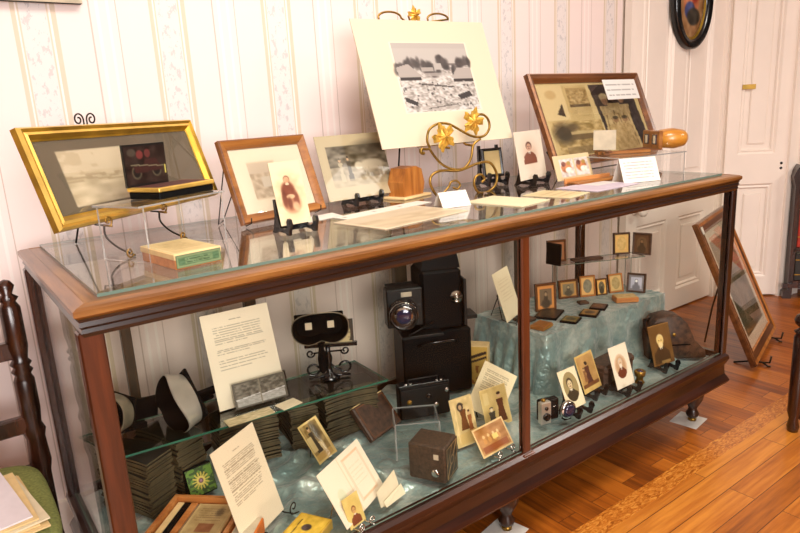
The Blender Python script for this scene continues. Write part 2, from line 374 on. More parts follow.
def stand(x,y,z,yaw,w,label,mat='black',h=.085,k=1.0,group='little black plate stands'):
    t = thing('plate_stand', label, 'stand', (x,y,z), yaw, 0, group)
    prof = [(-.030,0),(-.034,.016),(-.040,.030),(-.036,.040),(-.027,.042),(-.021,.034),(-.022,.020),(-.010,.014),(.012,.016),(.022,.045),(.028,h),(.038,h),(.036,.045),(.046,.012),(.054,0),(.038,0),(.028,.006),(-.012,.004),(-.018,0)]
    for s in (-1,1):
        mb = MB(); T = TR(x=s*w/2, rz=R(90)); mb.prism([(a*k, b*k) for a,b in prof], -.004, .004, M[mat], T)
        mb.build('side_bracket', t)
    mb = MB(); mb.box((-w/2,.010*k,.006*k),(w/2,.020*k,.019*k),M[mat],bev=.001); mb.build('cross_bar', t); mb = MB(); mb.box((-w/2,.028*k,.052*k),(w/2,.035*k,.064*k),M[mat],bev=.001); mb.build('cross_bar', t)
    return t

# ------------------------------------------------------------------ the room
def slab(name, lo, hi, m, loc=(0,0,0), rz=0):
    o = MB().box(lo, hi, m).build(name); o.location = loc; o.rotation_euler = (0,0,rz); return struct(o)
YW = .90
slab('floor', (-3.2,-.055,-.05),(5.6,2.4,0), M['floor_cross'])
slab('floor', (-3.2,-.125,-.05),(5.6,-.055,0), M['floor_border'])
slab('floor', (-3.2,-4.2,-.05),(5.6,-.125,0), M['floor_long'])
slab('ceiling', (-3.2,-4.2,2.9),(5.6,2.4,2.98), M['ceiling'])
slab('wall_back', (-3.2,YW,0),(2.775,YW+.12,2.9), M['wallpaper'])
slab('wall_left', (-3.3,-4.2,0),(-3.2,YW+.12,2.9), M['far_wall'])
slab('wall_front', (-3.3,-4.3,0),(5.6,-4.2,2.9), M['far_wall'])
slab('baseboard_back', (-3.2,YW-.018,0),(2.775,YW,.17), M['white_paint'])
slab('wall_behind', (2.70,.965,0),(3.9,1.02,2.9), M['white_paint'])
# white panelled door beside the wallpapered wall
def pdoor(name, w, h, th, panels, loc, yaw):
    t = bpy.data.objects.new(name, None); C.objects.link(t); t.location = loc; t.rotation_euler = (0,0,yaw); t['kind'] = 'structure'
    mb = MB(); xs = sorted({0,w}|{p[0] for p in panels}|{p[2] for p in panels}); zs = sorted({0,h}|{p[1] for p in panels}|{p[3] for p in panels})
    for i in range(len(xs)-1):
        for j in range(len(zs)-1):
            cx = (xs[i]+xs[i+1])/2; cz = (zs[j]+zs[j+1])/2
            if any(p[0]<cx<p[2] and p[1]<cz<p[3] for p in panels): continue
            mb.box((xs[i],0,zs[j]),(xs[i+1],th,zs[j+1]),M['white_paint'])
    mb.build('door_leaf', t)
    for p in panels:
        mb = MB(); x0,z0,x1,z1 = p; b = .03
        fr = [(0,0),(.012,.010),(.022,.006),(.03,.018)]
        vs = []
        for i_,y in fr: vs += [(x0+i_,y,z0+i_),(x1-i_,y,z0+i_),(x1-i_,y,z1-i_),(x0+i_,y,z1-i_)]
        for k in range(len(fr)-1):
            for c in range(4): d=(c+1)%4; mb.add([vs[4*k+c],vs[4*k+d],vs[4*k+4+d],vs[4*k+4+c]],[(0,1,2,3)],M['white_paint'])
        mb.add(vs[-4:],[(0,1,2,3)],M['white_paint']); mb.box((x0+.06,.010,z0+.06),(x1-.06,.018,z1-.06),M['white_paint'],bev=.006)
        mb.build('panel', t)
    return t
d1 = pdoor('door_1', .92, 2.35, .04, [(.10,.12,.40,.57),(.52,.12,.80,.57),(.10,.78,.40,2.2),(.52,.78,.80,2.2)], (2.855,YW+.0,.01), 0)
mb = MB(); T = TR(.075,-.0,.66,rx=R(90)); mb.lathe([(.026,0),(.026,.006),(.012,.010),(.011,.03),(.024,.038),(.03,.052),(.026,.066),(.01,.072)],M['white_paint'],T); mb.build('door_knob', d1, label='white round door knob')
slab('trim_1', (3.775,YW-.02,0),(3.83,YW+.12,2.9), M['white_paint'])
# angled jamb with a second panelled door, then casing
ang = math.atan2(.60-.84, 4.06-3.79); ln = math.hypot(4.06-3.79,.24)
d2 = pdoor('door_2', ln, 2.35, .04, [(.07,.12,ln-.07,.71),(.07,.89,ln-.07,2.2)], (3.79,.86,.01), ang)
mb = MB(); mb.box((.075,-.004,1.275),(.15,.003,1.303),M['gold_pale'],bev=.001); mb.build('latch_plate', d2, label='small brass latch plate')
mb = MB(); 
for z in (.83,.80): mb.lathe([(.008,0),(.008,.003),(.001,.0031)],M['black'],TR(ln-.03,-.000,z,rx=R(90)),n=12)
mb.build('keyhole', d2, label='pair of dark round holes')
d2c = math.cos(ang), math.sin(ang)
for i,(u0,u1,dy) in enumerate(((0,.03,-.018),(.03,.085,-.006),(.085,.105,-.03),(.105,.16,-.012))):
    slab('trim_2', (u0,dy,0),(u1,.10,2.9), M['white_paint'], (4.06,.62,0), R(-22))
slab('wall_right', (.155,.05,0),(1.6,.15,2.9), M['grey_wall'], (4.06,.62,0), R(-22))
slab('wall_right', (5.5,-4.2,0),(5.6,.6,2.9), M['far_wall'])

# picture whose lower edge shows at the very top left
t = thing('wall_picture', 'dark-edged picture hanging high on the wallpaper at top left', 'picture', (.0,YW-.004,1.604), 0, 0)
ring_frame(.56,.45,[(0,0),(0,-.022),(.01,-.026),(.03,-.02),(.03,0)],[M['black_leather'],M['grey_card'],M['grey_card']],'frame_moulding',t)
card('print_sheet',t,.50,.39,Cv(20,16,(226,214,196)).rect(.2,.2,.8,.8,(150,140,120)),z0=.03,y0=-.006)
# oval picture on the door
t = thing('oval_picture', 'oval picture in a dark frame hanging on the white door', 'picture', (3.375,YW-.002,1.515), 0, 0)
rx, rz = .185, .25
def ovl(a, b, y, n=40): return [(a*math.cos(2*math.pi*i/n), y, rz+b*math.sin(2*math.pi*i/n)) for i in range(n)]
mb = MB(); mb.loft([ovl(rx,rz,0),ovl(rx,rz,-.03),ovl(rx-.012,rz-.012,-.042),ovl(rx-.03,rz-.03,-.032),ovl(rx-.042,rz-.042,-.036),ovl(rx-.052,rz-.052,-.02)],M['black'],cap=False); mb.build('oval_frame',t)
mb = MB(); mb.loft([ovl(rx-.05,rz-.05,-.022),ovl(rx-.066,rz-.066,-.018)],M['gold'],cap=False); mb.build('gilt_liner',t,label='gilt inner liner')
cv = Cv(50,64,(150,110,70)); cv.ell(.5,.45,.3,.3,(196,120,80)); cv.ell(.35,.3,.16,.14,(214,150,110)); cv.ell(.62,.36,.18,.16,(170,70,50)); cv.ell(.45,.62,.2,.12,(60,70,120)); cv.ell(.6,.7,.25,.12,(50,44,34)); cv.noise(0,0,1,1,12,30)
nn = 40; ov = card('painted_picture',t,2*(rx-.06),2*(rz-.06),cv,z0=.06,y0=-.012,mat='photo')
me = ov.data   # trim the sheet to the oval
import bmesh
bm = bmesh.new(); bm.from_mesh(me); bmesh.ops.delete(bm, geom=[v for v in bm.verts if (v.co.x/(rx-.058))**2+((v.co.z-rz)/(rz-.058))**2 > 1.0], context='VERTS'); bm.to_mesh(me); bm.free()

# ------------------------------------------------------------------ the display case
CL, CW, CH = 2.24, .735, .985
dc = thing('display_case', 'long oak and glass museum display case standing on turned feet', 'display case', (0,0,0))
def rail(prof, name, mx_, my_, lab=None):
    """profile (inset, z) swept round the case's plan"""
    mb = MB(); vs = []
    for i,z in prof: vs += [(i,i,z),(CL-i,i,z),(CL-i,CW-i,z),(i,CW-i,z)]
    for k in range(len(prof)):
        k2 = (k+1)%len(prof)
        for c in range(4):
            d = (c+1)%4; mb.add([vs[4*k+c],vs[4*k+d],vs[4*k2+d],vs[4*k2+c]],[(0,1,2,3)],mx_ if c in (0,2) else my_)
    return mb.build(name, dc)
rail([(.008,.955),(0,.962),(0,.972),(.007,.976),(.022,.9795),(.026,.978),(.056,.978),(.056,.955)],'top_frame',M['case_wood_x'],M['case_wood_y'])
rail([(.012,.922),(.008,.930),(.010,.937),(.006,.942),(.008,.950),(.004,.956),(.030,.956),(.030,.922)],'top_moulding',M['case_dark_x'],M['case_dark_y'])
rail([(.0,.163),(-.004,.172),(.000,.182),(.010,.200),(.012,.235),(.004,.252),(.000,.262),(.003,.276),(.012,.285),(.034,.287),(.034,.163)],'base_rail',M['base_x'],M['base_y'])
mb = MB(); mb.box((.034,.034,.20),(CL-.034,CW-.034,.262),M['case_dark_x']); mb.build('floor_board',dc)
for x0,y0 in ((.003,.012),(CL-.037,.012),(.003,CW-.046),(CL-.037,CW-.046)):
    w = .042 if x0 < 1 and y0 < .1 else .034
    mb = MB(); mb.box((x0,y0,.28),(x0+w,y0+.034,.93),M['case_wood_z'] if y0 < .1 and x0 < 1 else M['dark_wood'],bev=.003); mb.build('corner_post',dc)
mb = MB(); mb.box((1.092,.012,.28),(1.122,.034,.93),M['case_wood_z'],bev=.003); mb.box((1.085,.004,.266),(1.13,.03,.284),M['case_wood_z'],bev=.002); mb.build('middle_post',dc)
for x0,x1 in ((.205,.232),(.575,.612),(1.155,1.21),(1.795,1.85)):
    mb = MB(); mb.box((x0,CW-.040,.28),(x1,CW-.016,.93),M['stile'],bev=.002); mb.build('back_stile',dc)
def pane(name, lo, hi, m, parent, edge=None, ax=None):
    x0,y0,z0 = lo; x1,y1,z1 = hi; vs = [(x0,y0,z0),(x1,y0,z0),(x1,y1,z0),(x0,y1,z0),(x0,y0,z1),(x1,y0,z1),(x1,y1,z1),(x0,y1,z1)]
    fs = [(0,3,2,1),(4,5,6,7),(0,1,5,4),(1,2,6,5),(2,3,7,6),(3,0,4,7)]; mb = MB()
    big = {'z':(0,1),'y':(2,4),'x':(3,5)}[ax]
    for i,f in enumerate(fs): mb.add([vs[q] for q in f],[(0,1,2,3)], m if i in big else (edge or M['pale_edge']))
    return mb.build(name,parent)
g = pane('top_glass',(.050,.050,.9785),(CL-.050,CW-.02,.985),M['top_glass'],dc,M['pale_edge'],'z')
pane('front_glass',(.045,.020,.288),(1.092,.024,.922),M['glass'],dc,None,'y')
pane('front_glass',(1.122,.020,.288),(CL-.037,.024,.922),M['glass'],dc,None,'y')
pane('side_glass',(.018,.046,.288),(.022,CW-.046,.922),M['glass'],dc,None,'x')
pane('side_glass',(CL-.022,.046,.288),(CL-.018,CW-.046,.922),M['glass'],dc,None,'x')
pane('back_glass',(.037,CW-.026,.288),(CL-.037,CW-.022,.922),M['glass'],dc,None,'y')
for x in (.10,1.09,2.145):
    for y in (.085,CW-.09):
        mb = MB(); mb.lathe([(.012,.012),(.022,.020),(.026,.032),(.018,.046),(.016,.056),(.026,.074),(.036,.096),(.040,.118),(.034,.138),(.022,.148),(.030,.156),(.030,.166)],M['foot'],TR(x,y,0)); 
        f = mb.build('turned_foot',dc); mb = MB(); mb.lathe([(.006,.001),(.016,.001),(.016,.012),(.006,.014)],M['brass'],TR(x,y,0)); mb.build('caster',f)
for x,y,l,rz_ in ((1.07,.075,'white paper slipped under the middle front foot of the case',12),(2.13,.09,'white paper slipped under the right front foot of the case',8)):
    mb = MB(); mb.box((-.055,-.050,0),(.06,.055,.0008),M['white_paper']); o = mb.build('floor_paper'); o.location = (x,y,.0002); o.rotation_euler = (0,0,R(rz_)); tag(o,l,'paper')

# ------------------------------------------------------------------ cloths
def cloth_h(x, y):
    h = 0
    for (a,b,c,k,amp) in ((3.1,1.0,.4,7,.006),(1.2,3.3,1.1,6,.005),(-2.2,2.6,.2,8,.006),(2.4,-3.1,2.2,7,.005),(5.2,1.7,.9,5,.003)):
        s_ = math.sin(a*x*3+b*y*5+c+math.sin(x*7+y*3+c)*.9); h += amp*math.exp(-(1-s_)*k*2.0)*2.8
    h *= min(1,max(0,(y-.05)/.12))
    return h+.0015*math.sin(23*x+9*y)*math.sin(19*y-5*x)
def cz_(x,y): return .264+cloth_h(x,y)
nx,ny = 300,90; mb = MB(); vs = []; x0,x1,y0,y1 = .037,CL-.037,.037,.69
for j in range(ny):
    for i in range(nx):
        x = x0+(x1-x0)*i/(nx-1); y = y0+(y1-y0)*j/(ny-1); e = 0
        vs.append((x,y,cz_(x,y)))
mb.add(vs,[(j*nx+i,j*nx+i+1,(j+1)*nx+i+1,(j+1)*nx+i) for j in range(ny-1) for i in range(nx-1)],M['cloth'],None,True)
tag(mb.build('floor_cloth'),'crumpled pale teal shimmer cloth spread over the case floor','cloth')
# cloth-covered riser at the right
mb = MB(); rxa,rxb,rya,ryb,rt = 1.46,2.185,.250,.60,.49
def perim(d, n=200):
    w_,h_ = (rxb-rxa)+2*d,(ryb-rya)+2*d; out = []
    for i in range(n):
        s_ = i/n*4; k = int(s_); f = s_-k
        p = [(rxa-d+f*w_,rya-d),(rxb+d,rya-d+f*h_),(rxb+d-f*w_,ryb+d),(rxa-d,ryb+d-f*h_)][k]; out.append(p)
    return out
secs = []; N = 200
for k in range(12):
    f = k/11; z = rt-(rt-.272)*f; ring = []
    for i,(px,py) in enumerate(perim(0,N)):
        cx,cy = (rxa+rxb)/2,(rya+ryb)/2; s_ = i/N*4; kk = int(s_); nx_,ny_ = [(0,-1),(1,0),(0,1),(-1,0)][kk]
        fold = (.010*math.sin(i*.9)+.008*math.sin(i*.37+1)+.008)*f*(.35 if kk==1 else 1); push = (.035 if kk==3 else .012 if kk==0 else .004)*f
        ring.append((px+nx_*(fold+push), py+ny_*(fold+push), z+(.0015*math.sin(i*1.3) if k==0 else 0)))
    secs.append(ring)
mb.loft(secs,M['cloth'],cap=False); n0 = len(mb.v)
top = secs[0]; mb.add(top+[((rxa+rxb)/2,(rya+ryb)/2,rt)],[(i,(i+1)%N,N) for i in range(N)],M['cloth'],None,False)
tag(mb.build('draped_riser'),'box-shaped riser covered with a teal cloth at the right of the case','riser')

# ------------------------------------------------------------------ things on top of the case
TP = .9855
TONE[0] = .90
def back_wire(t, w, h, name='wire_prop', d=.09, drop=0):
    mb = MB(); mb.tube([(-w/2,.012,h*.7),(-w*.45,d,-drop+.001),(w*.45,d,-drop+.001),(w/2,.012,h*.7)],.0018,M['wire'],n=6); return mb.build(name,t)
# gilt landscape frame on a scroll easel
t = thing('picture_frame','wide gilt frame with a pale faded landscape photograph at the left end of the case','picture frame',(.272,.499,1.06),35.4,17.4)
ring_frame(.575,.224,[(0,0),(0,-.016),(.005,-.024),(.012,-.020),(.018,-.022),(.026,-.012),(.030,-.010),(.030,0)],[M['gold'],M['gold_pale'],M['gold'],M['gold_pale'],M['gold'],M['gold'],M['gold'],M['black']],'gilt_moulding',t)
cv = Cv(110,44,(112,100,80)); cv.rect(.10,.17,.70,.90,(214,196,160)); cv.noise(.10,.5,.70,.90,9,26); cv.noise(.10,.50,.70,.62,14,0,(168,148,112),.5,.7); cv.rect(.10,.17,.70,.45,(228,212,180),.5); cv.noise(.10,.17,.3,.5,6,0,(190,170,134),.6,.5)
card('mounted_photo',t,.515,.164,cv,z0=.03,y0=-.008,mat='photo'); pane('glass',(-.257,-.0115,.031),(.257,-.0100,.193),M['pic_glass'],t,None,'y')
mb = MB(); mb.box((-.257,-.006,.031),(.257,0,.193),M['black_matte']); mb.build('backing',t)
e = thing('display_easel','dark scrolled wire easel holding the wide gilt frame','easel',(.272,.499,TP),35.4,0)
ex = .80
for s in (-1,1):
    mb = MB(); x = -.16+.095*(s+1)
    mb.tube(smooth_path([(x,-.085,.002),(x,-.04,.02),(x,-.012,.045),(x,-.012,.070)]),.0024,M['wire'])
    mb.tube([(x,-.012,.070),(x,.012,.071),(x,.045,.16),(x*.35-.05,.078,.245)],.0024,M['wire'])
    mb.tube([(x,-.034,.068),(x,-.012,.070)],.0026,M['brass']); mb.tube(spiral(x-.010,.082,.013,.003,-1.5,1.2,-.034),.0022,M['brass'])
    mb.tube([(x,-.085,.002)]+spiral(x-.014,.012,.012,.003,-.6,-1.2,-.085),.0022,M['brass']); mb.build('leg',e)
mb = MB(); mb.tube([(-.065,.078,.245),(-.05,.14,.13),(-.04,.20,.002)],.0024,M['wire']); mb.build('back_leg',e)
for s in (-1,1):
    mb = MB(); mb.tube([(-.060,.088,.235),(-.060+s*.005,.088,.292)]+spiral(-.060+s*.020,.305,.015,.004,math.pi if s>0 else 0,-1.3*s,.088),.0020,M['wire'],n=6); mb.build('top_scroll',e)
# acrylic bridge stand with the cased plate on it
AX = (.268,.345,27)
t = thing('acrylic_stand','clear acrylic bridge stand in front of the gilt frame','stand',(AX[0],AX[1],TP),AX[2])
pane('top_plate',(-.13,-.07,.118),(.13,.07,.122),M['acrylic'],t,M['acrylic_edge'],'z')
for s in (-1,1): pane('side_plate',(s*.118-.002,-.07,.001),(s*.118+.002,.07,.118),M['acrylic'],t,M['acrylic_edge'],'x')
t = thing('cased_photograph','open leather case on the acrylic stand with a dark plate showing an early motor car','photograph case',(.302,.385,TP+.1225),27)
mb = MB(); mb.box((-.085,-.055,0),(.085,.04,.016),M['black_leather'],bev=.002); mb.build('case_base',t)
mb = MB(); mb.box((-.087,-.058,.016),(.087,.043,.026),M['gold_pale'],bev=.002); mb.box((-.08,-.050,.0262),(.08,.036,.0264),M['velvet']); mb.build('gilt_rim',t,label='pale gilt rim')
cv = Cv(60,44,(42,26,20)); cv.noise(0,0,1,1,7,16); cv.rect(0,0,1,.06,(20,16,14)); cv.rect(0,0,.04,1,(20,16,14)); cv.rect(0,.94,1,1,(20,16,14))
cv.ell(.27,.66,.11,.16,(96,86,66)); cv.ell(.27,.66,.085,.125,(30,24,20)); cv.ell(.74,.64,.11,.16,(96,86,66)); cv.ell(.74,.64,.085,.125,(30,24,20)); cv.poly([(.2,.52),(.45,.5),(.5,.36),(.75,.36),(.82,.5),(.9,.55),(.85,.66),(.25,.68)],(60,30,26)); cv.line(.15,.48,.9,.56,.012,(120,110,86)); cv.ell(.38,.26,.08,.1,(112,48,44)); cv.ell(.56,.24,.07,.1,(96,44,40)); cv.rect(.93,.55,.97,.75,(190,180,90)); cv.ell(.2,.2,.1,.09,(70,60,50))
l_ = card('plate',t,.122,.095,cv,x0=-.093,z0=.026,y0=.032,th=.006,mat='photo')
# green edged plate box
t = thing('plate_box','low cardboard plate box with a green patterned label, under the acrylic stand','box',(.250,.200,TP),8)
mb = MB(); mb.box((-.050,-.078,0),(.050,.078,.024),M['box_wood'],bev=.001); mb.build('tray',t)
mb = MB(); mb.box((-.052,-.080,.020),(.052,.080,.032),M['manila'],bev=.001); l = mb.build('lid',t)
cv = Cv(56,14,(74,100,70)); cv.rect(.02,.08,.98,.92,(130,146,100)); cv.rect(.05,.18,.95,.82,(84,116,76)); cv.rect(.2,.3,.8,.7,(134,152,104),.6); cv.text(.24,.4,.76,.6,2,(40,70,40),.9); cv.noise(.05,.18,.95,.82,16,24)
card('side_label',t,.098,.026,cv,z0=.003,y0=-.0815,th=.0008)
cv = Cv(40,60,(226,206,150)); cv.rect(.08,.06,.92,.94,(214,190,134)); cv.noise(0,0,1,1,8,12); cv.text(.2,.2,.8,.7,9,(130,104,60),.7)
o = card('top_label',t,.098,.152,cv,z0=0,y0=0,th=.0006); o.rotation_euler = (-math.pi/2,0,0); o.location = (0,-.076,.0328)
# oak frame with a pale mount
t = thing('picture_frame','honey oak frame with a wide cream mount around a small faded view','picture frame',(.648,.509,TP+.006),12.5,19.5)
ring_frame(.300,.235,[(0,0),(0,-.016),(.004,-.019),(.012,-.016),(.018,-.013),(.026,-.008),(.026,0)],[M['honey'],M['chest'],M['honey'],M['honey'],M['honey'],M['honey'],M['black']],'wooden_moulding',t)
cv = Cv(64,50,(240,226,196)); cv.rect(.20,.22,.58,.80,(226,206,172)); cv.rect(.20,.24,.56,.78,(196,176,146)); cv.noise(.20,.40,.56,.78,10,30); cv.rect(.20,.24,.56,.4,(214,196,170),.7); cv.rect(.34,.46,.5,.62,(216,204,180))
card('mounted_photo',t,.25,.185,cv,z0=.025,y0=-.005,mat='photo'); pane('glass',(-.126,-.0085,.025),(.126,-.007,.21),M['pic_glass'],t,None,'y')
mb = MB(); mb.box((-.127,-.004,.024),(.127,.001,.211),M['chest']); mb.build('backing',t); 
mb = MB(); mb.tube([(-.146,.003,.16),(-.150,.10,.033),(-.11,.135,.045),(-.08,.02,.16)],.0018,M['wire'],n=6); mb.build('wire_prop',t)
for a_ in (-.13,.12): mb = MB(); mb.tube([(a_,-.03,.012),(a_,-.024,-.001),(a_,.004,-.002),(a_,.004,.05)],.0018,M['wire'],n=6); mb.build('wire_hook',t)
# seated sitter card + stand
t = thing('portrait_card','cream card portrait of a seated person in dark red, before the oak frame','photograph',(.578,.298,TP+.0215),2.8,14.5)
cv = Cv(44,80,(244,226,184)); cv.ell(.5,.55,.42,.36,(226,196,150),.8,.3); cv.ell(.50,.66,.27,.15,(168,108,76),.9,.25); cv.ell(.46,.45,.21,.13,(132,70,48),1,.2); cv.ell(.30,.58,.08,.14,(116,60,42),.9,.3); cv.ell(.66,.60,.09,.13,(128,66,46),.9,.3); cv.ell(.50,.56,.13,.035,(222,182,140),1,.2); cv.ell(.44,.66,.07,.09,(110,56,40),.8,.3); cv.ell(.62,.72,.10,.07,(226,190,146),.8,.3); cv.ell(.47,.285,.10,.058,(128,84,60)); cv.ell(.47,.295,.085,.050,(208,158,118)); cv.ell(.47,.36,.06,.02,(232,206,170)); cv.noise(0,.2,1,.8,10,12)
card('photo_print',t,.087,.160,cv,mat='photo')
stand(.578,.298,TP,3,.075,'black plate stand under the card portrait of the seated person')
# flat sheets on the glass
def sheet(name,label,pts,z,m,th=.0012,cat='paper',group=None,parent=None):
    cx = sum(p[0] for p in pts)/len(pts); cy = sum(p[1] for p in pts)/len(pts); mb = MB(); n = len(pts)
    vs = [(p[0]-cx,p[1]-cy,0) for p in pts]+[(p[0]-cx,p[1]-cy,th) for p in pts]
    mb.add(vs,[tuple(range(n-1,-1,-1)),tuple(range(n,2*n))]+[(i,(i+1)%n,(i+1)%n+n,i+n) for i in range(n)],m)
    o = mb.build(name); o.location = (cx,cy,z); return tag(o,label,cat,group)
sheet('paper_sheet','white paper sheet lying flat in front of the oak frame',[(.60,.395),(.79,.425),(.80,.50),(.64,.47)],TP,M['white_paper'])
def flatcard(name,label,cat,corners,cv,z,th=.0015,mat='print',group=None):
    """corners: near-left, near-right, far-left in plan; picture lies face up"""
    a,b,c = [Vector((*p,0)) for p in corners]; ux = b-a; w = ux.length; yaw = math.atan2(ux.y,ux.x); n = Vector((-math.sin(yaw),math.cos(yaw),0)); h = (c-a).dot(n)
    o = card(name,None,w,h,cv,x0=0,th=th,mat=mat); o.rotation_euler = (-math.pi/2,0,0)
    o.matrix_world = Matrix.Translation((a.x,a.y,z+th)) @ Matrix.Rotation(yaw,4,'Z') @ Matrix.Rotation(-math.pi/2,4,'X')
    tag(o,label,cat,group); return o
cv = Cv(60,40,(224,206,174)); cv.rect(.05,.05,.95,.95,(206,186,152)); cv.noise(.05,.05,.95,.95,9,20); cv.rect(.05,.05,.95,.4,(214,198,170),.7)
flatcard('mounted_photo','large pale brown mounted photograph lying flat on the glass','photograph',[(.735,.135),(1.06,.185),(.700,.335)],cv,TP,.002)
cv = Cv(60,10,(244,238,224)); [cv.ell(x,.5,.008,.1,(40,36,30)) for x in (.06,.37,.68)]
o = flatcard('binder_strip','white paper strip punched with round holes, behind the flat mounted photograph','paper',[(.76,.352),(1.11,.41),(.75,.412)],cv,TP)
cv = Cv(40,30,(240,226,186)); cv.noise(0,0,1,1,5,4)
flatcard('blank_card','blank cream card lying flat just right of the small tent sign','card',[(1.19,.105),(1.34,.13),(1.15,.31)],cv,TP,.003)
cv = Cv(40,20,(232,214,170)); cv.rect(.05,.1,.95,.9,(222,200,150)); cv.text(.1,.3,.9,.7,3,(150,130,90),.5)
flatcard('blank_card','yellowish card lying flat at the front edge left of the lilac paper','card',[(1.40,.10),(1.53,.13),(1.40,.27)],cv,TP,.002)
cv = Cv(40,30,(214,200,214)); cv.noise(0,0,1,1,4,8); cv.rect(.5,0,1,.5,(240,232,226)); cv.text(.1,.2,.9,.8,6,(170,160,180),.4)
flatcard('paper_leaflet','crinkled lilac and white leaflet lying flat under the lined paper sign','paper',[(1.56,.125),(1.80,.13),(1.56,.29)],cv,TP,.0015)
# ox photo
t = thing('mounted_photo','landscape photograph of pale cattle on a grey-brown mount, second mount from the oak frame','photograph',(.97,.583,TP+.0215),5.3,17)
cv = Cv(80,62,(186,170,134)); cv.rect(.12,.17,1.0,.80,(150,138,112)); cv.rect(.13,.18,1.,.5,(104,94,74)); cv.noise(.13,.18,1.,.80,16,34); cv.noise(.13,.18,1.,.5,8,40)
cv.ell(.74,.50,.19,.085,(196,184,156),1,.2); cv.ell(.54,.50,.055,.06,(200,188,160),1,.2)
for x in (.62,.67,.83,.88): cv.rect(x,.54,x+.018,.70,(180,168,140))
cv.figure(.40,.34,.72,.04,(84,76,62)); cv.figure(.28,.36,.72,.035,(176,164,134)); cv.rect(.13,.70,1.0,.80,(190,174,136),.5); cv.ell(.75,.22,.22,.10,(80,72,58),.6,.5)
card('photo_print',t,.270,.208,cv,mat='photo')
stand(.970,.583,TP,5.3,.10,'black plate stand under the mounted photograph of pale cattle')
# wooden block
t = thing('wooden_block','faceted chestnut-brown wooden block behind the brass leaf easel','block',(1.145,.585,TP),15)
mb = MB(); mb.box((-.075,-.05,0),(.075,.05,.008),M['manila'],bev=.002); mb.build('base_slab',t,label='pale slab')
mb = MB(); mb.prism([(-.055,.008),(.050,.008),(.060,.045),(.046,.092),(.015,.104),(-.040,.100),(-.058,.055)],-.032,.032,M['honey_v']); mb.build('body',t)
# brass leaf easel with the big mounted photograph
t = thing('mounted_photo','largest photograph, a crowded fairground on a wide cream mount, on the brass leaf easel','photograph',(1.287,.508,1.155),-4,21)
TONE[0] = .86; cv = Cv(190,156,(238,222,192)); x0,y0,x1,y1 = .235,.185,.80,.735
cv.rect(x0-.008,y0-.008,x1+.008,y1+.008,(250,240,210)); cv.rect(x0,y0,x1,y1,(226,216,206))
def U(a): return x0+(x1-x0)*a
def V(b): return y0+(y1-y0)*b
cv.noise(U(0),V(.34),U(1),V(1),44,62); cv.noise(U(0),V(.34),U(1),V(1),20,36)
for k in range(90):
    q = cv.rs.rand(6); x = q[0]; top = .10+.13*abs(math.sin(9*x+1))+.04*q[1]
    if .47 < x < .56: top += .12
    cv.ell(U(x),V(top+.08+q[2]*.10),.010+.012*q[3],.018+.022*q[4],(62+46*q[5],54+42*q[5],52+40*q[5]),.85,.4)
cv.rect(U(0),V(.30),U(1),V(.345),(92,80,76),.6)
cv.poly([(U(0),V(.36)),(U(.16),V(.31)),(U(.32),V(.50)),(U(.02),V(.52))],(206,194,184)); cv.rect(U(.02),V(.505),U(.29),V(.55),(58,48,46))
cv.poly([(U(.70),V(.53)),(U(.80),V(.38)),(U(1),V(.38)),(U(1),V(.55))],(208,196,186)); cv.rect(U(.72),V(.54),U(1),V(.59),(60,50,48))
cv.rect(U(.50),V(.30),U(.60),V(.40),(216,206,196)); cv.rect(U(.32),V(.36),U(.48),V(.42),(200,188,178)); cv.rect(U(.36),V(.44),U(.7),V(.49),(214,204,194),.7)
for k in range(60):
    q = cv.rs.rand(4); cv.ell(U(.03+.94*q[0]),V(.58+.36*q[1]),.004+.006*q[2],.006+.006*q[3],(64,54,52) if k%2 else (226,218,208),.8,.3)
cv.poly([(U(.02),V(.78)),(U(.17),V(.86)),(U(.16),V(.92)),(U(.02),V(.85))],(54,46,44)); cv.poly([(U(.72),V(.78)),(U(.90),V(.72)),(U(.93),V(.80)),(U(.76),V(.85))],(62,54,52))
cv.line(U(.25),V(.60),U(.7),V(.66),.006,(80,70,66)); cv.rect(U(.2),V(.92),U(.70),V(.985),(206,196,186),.6); cv.line(U(.3),V(.96),U(.7),V(.91),.004,(110,98,92)); cv.rect(U(0),V(0),U(1),V(.08),(214,204,194),.6)
inpic = ((cv.u>x0)&(cv.u<x1)&(cv.v>y0)&(cv.v<y1))[...,None]; cv.a = np.where(inpic, np.clip(cv.a,0,255)*.86, cv.a)
card('photo_print',t,.545,.440,cv,th=.003,mat='print'); TONE[0] = .9
e = thing('display_easel','tall antique brass easel with gilt maple leaves and scrolls','easel',(1.287,.46,TP),-4)
def bp(cx,cy): # tracing in the easel's own front plane, metres
    return ((cx-440)*.00108, 0, .197-(cy-150)*.00082)
def bpath(P,r_,name):
    mb = MB(); mb.tube(smooth_path([bp(*p) for p in P],5),r_,M['brass'],n=8); return mb.build(name,e)
bpath([(290,190),(320,192),(313,160),(322,120),(355,100),(395,104),(430,126),(470,152),(505,164),(535,158),(552,130),(548,98),(528,76),(500,76)],.0042,'upper_scroll')
bpath([(320,192),(338,225),(368,262),(410,284),(450,282),(476,245),(486,195),(515,172)],.0042,'heart_scroll')
bpath([(372,404),(340,380),(318,330),(325,297),(360,283),(430,290),(500,271),(550,272),(578,320),(574,365),(545,392),(505,392),(486,358),(492,325),(515,318),(528,338),(516,350)],.0046,'base_scroll')
bpath([(340,380),(352,384),(385,352),(394,334),(415,330),(430,348),(420,364),(402,356)],.0035,'inner_scroll')
bpath([(290,190),(290,204),(300,208)],.006,'ledge_hook')
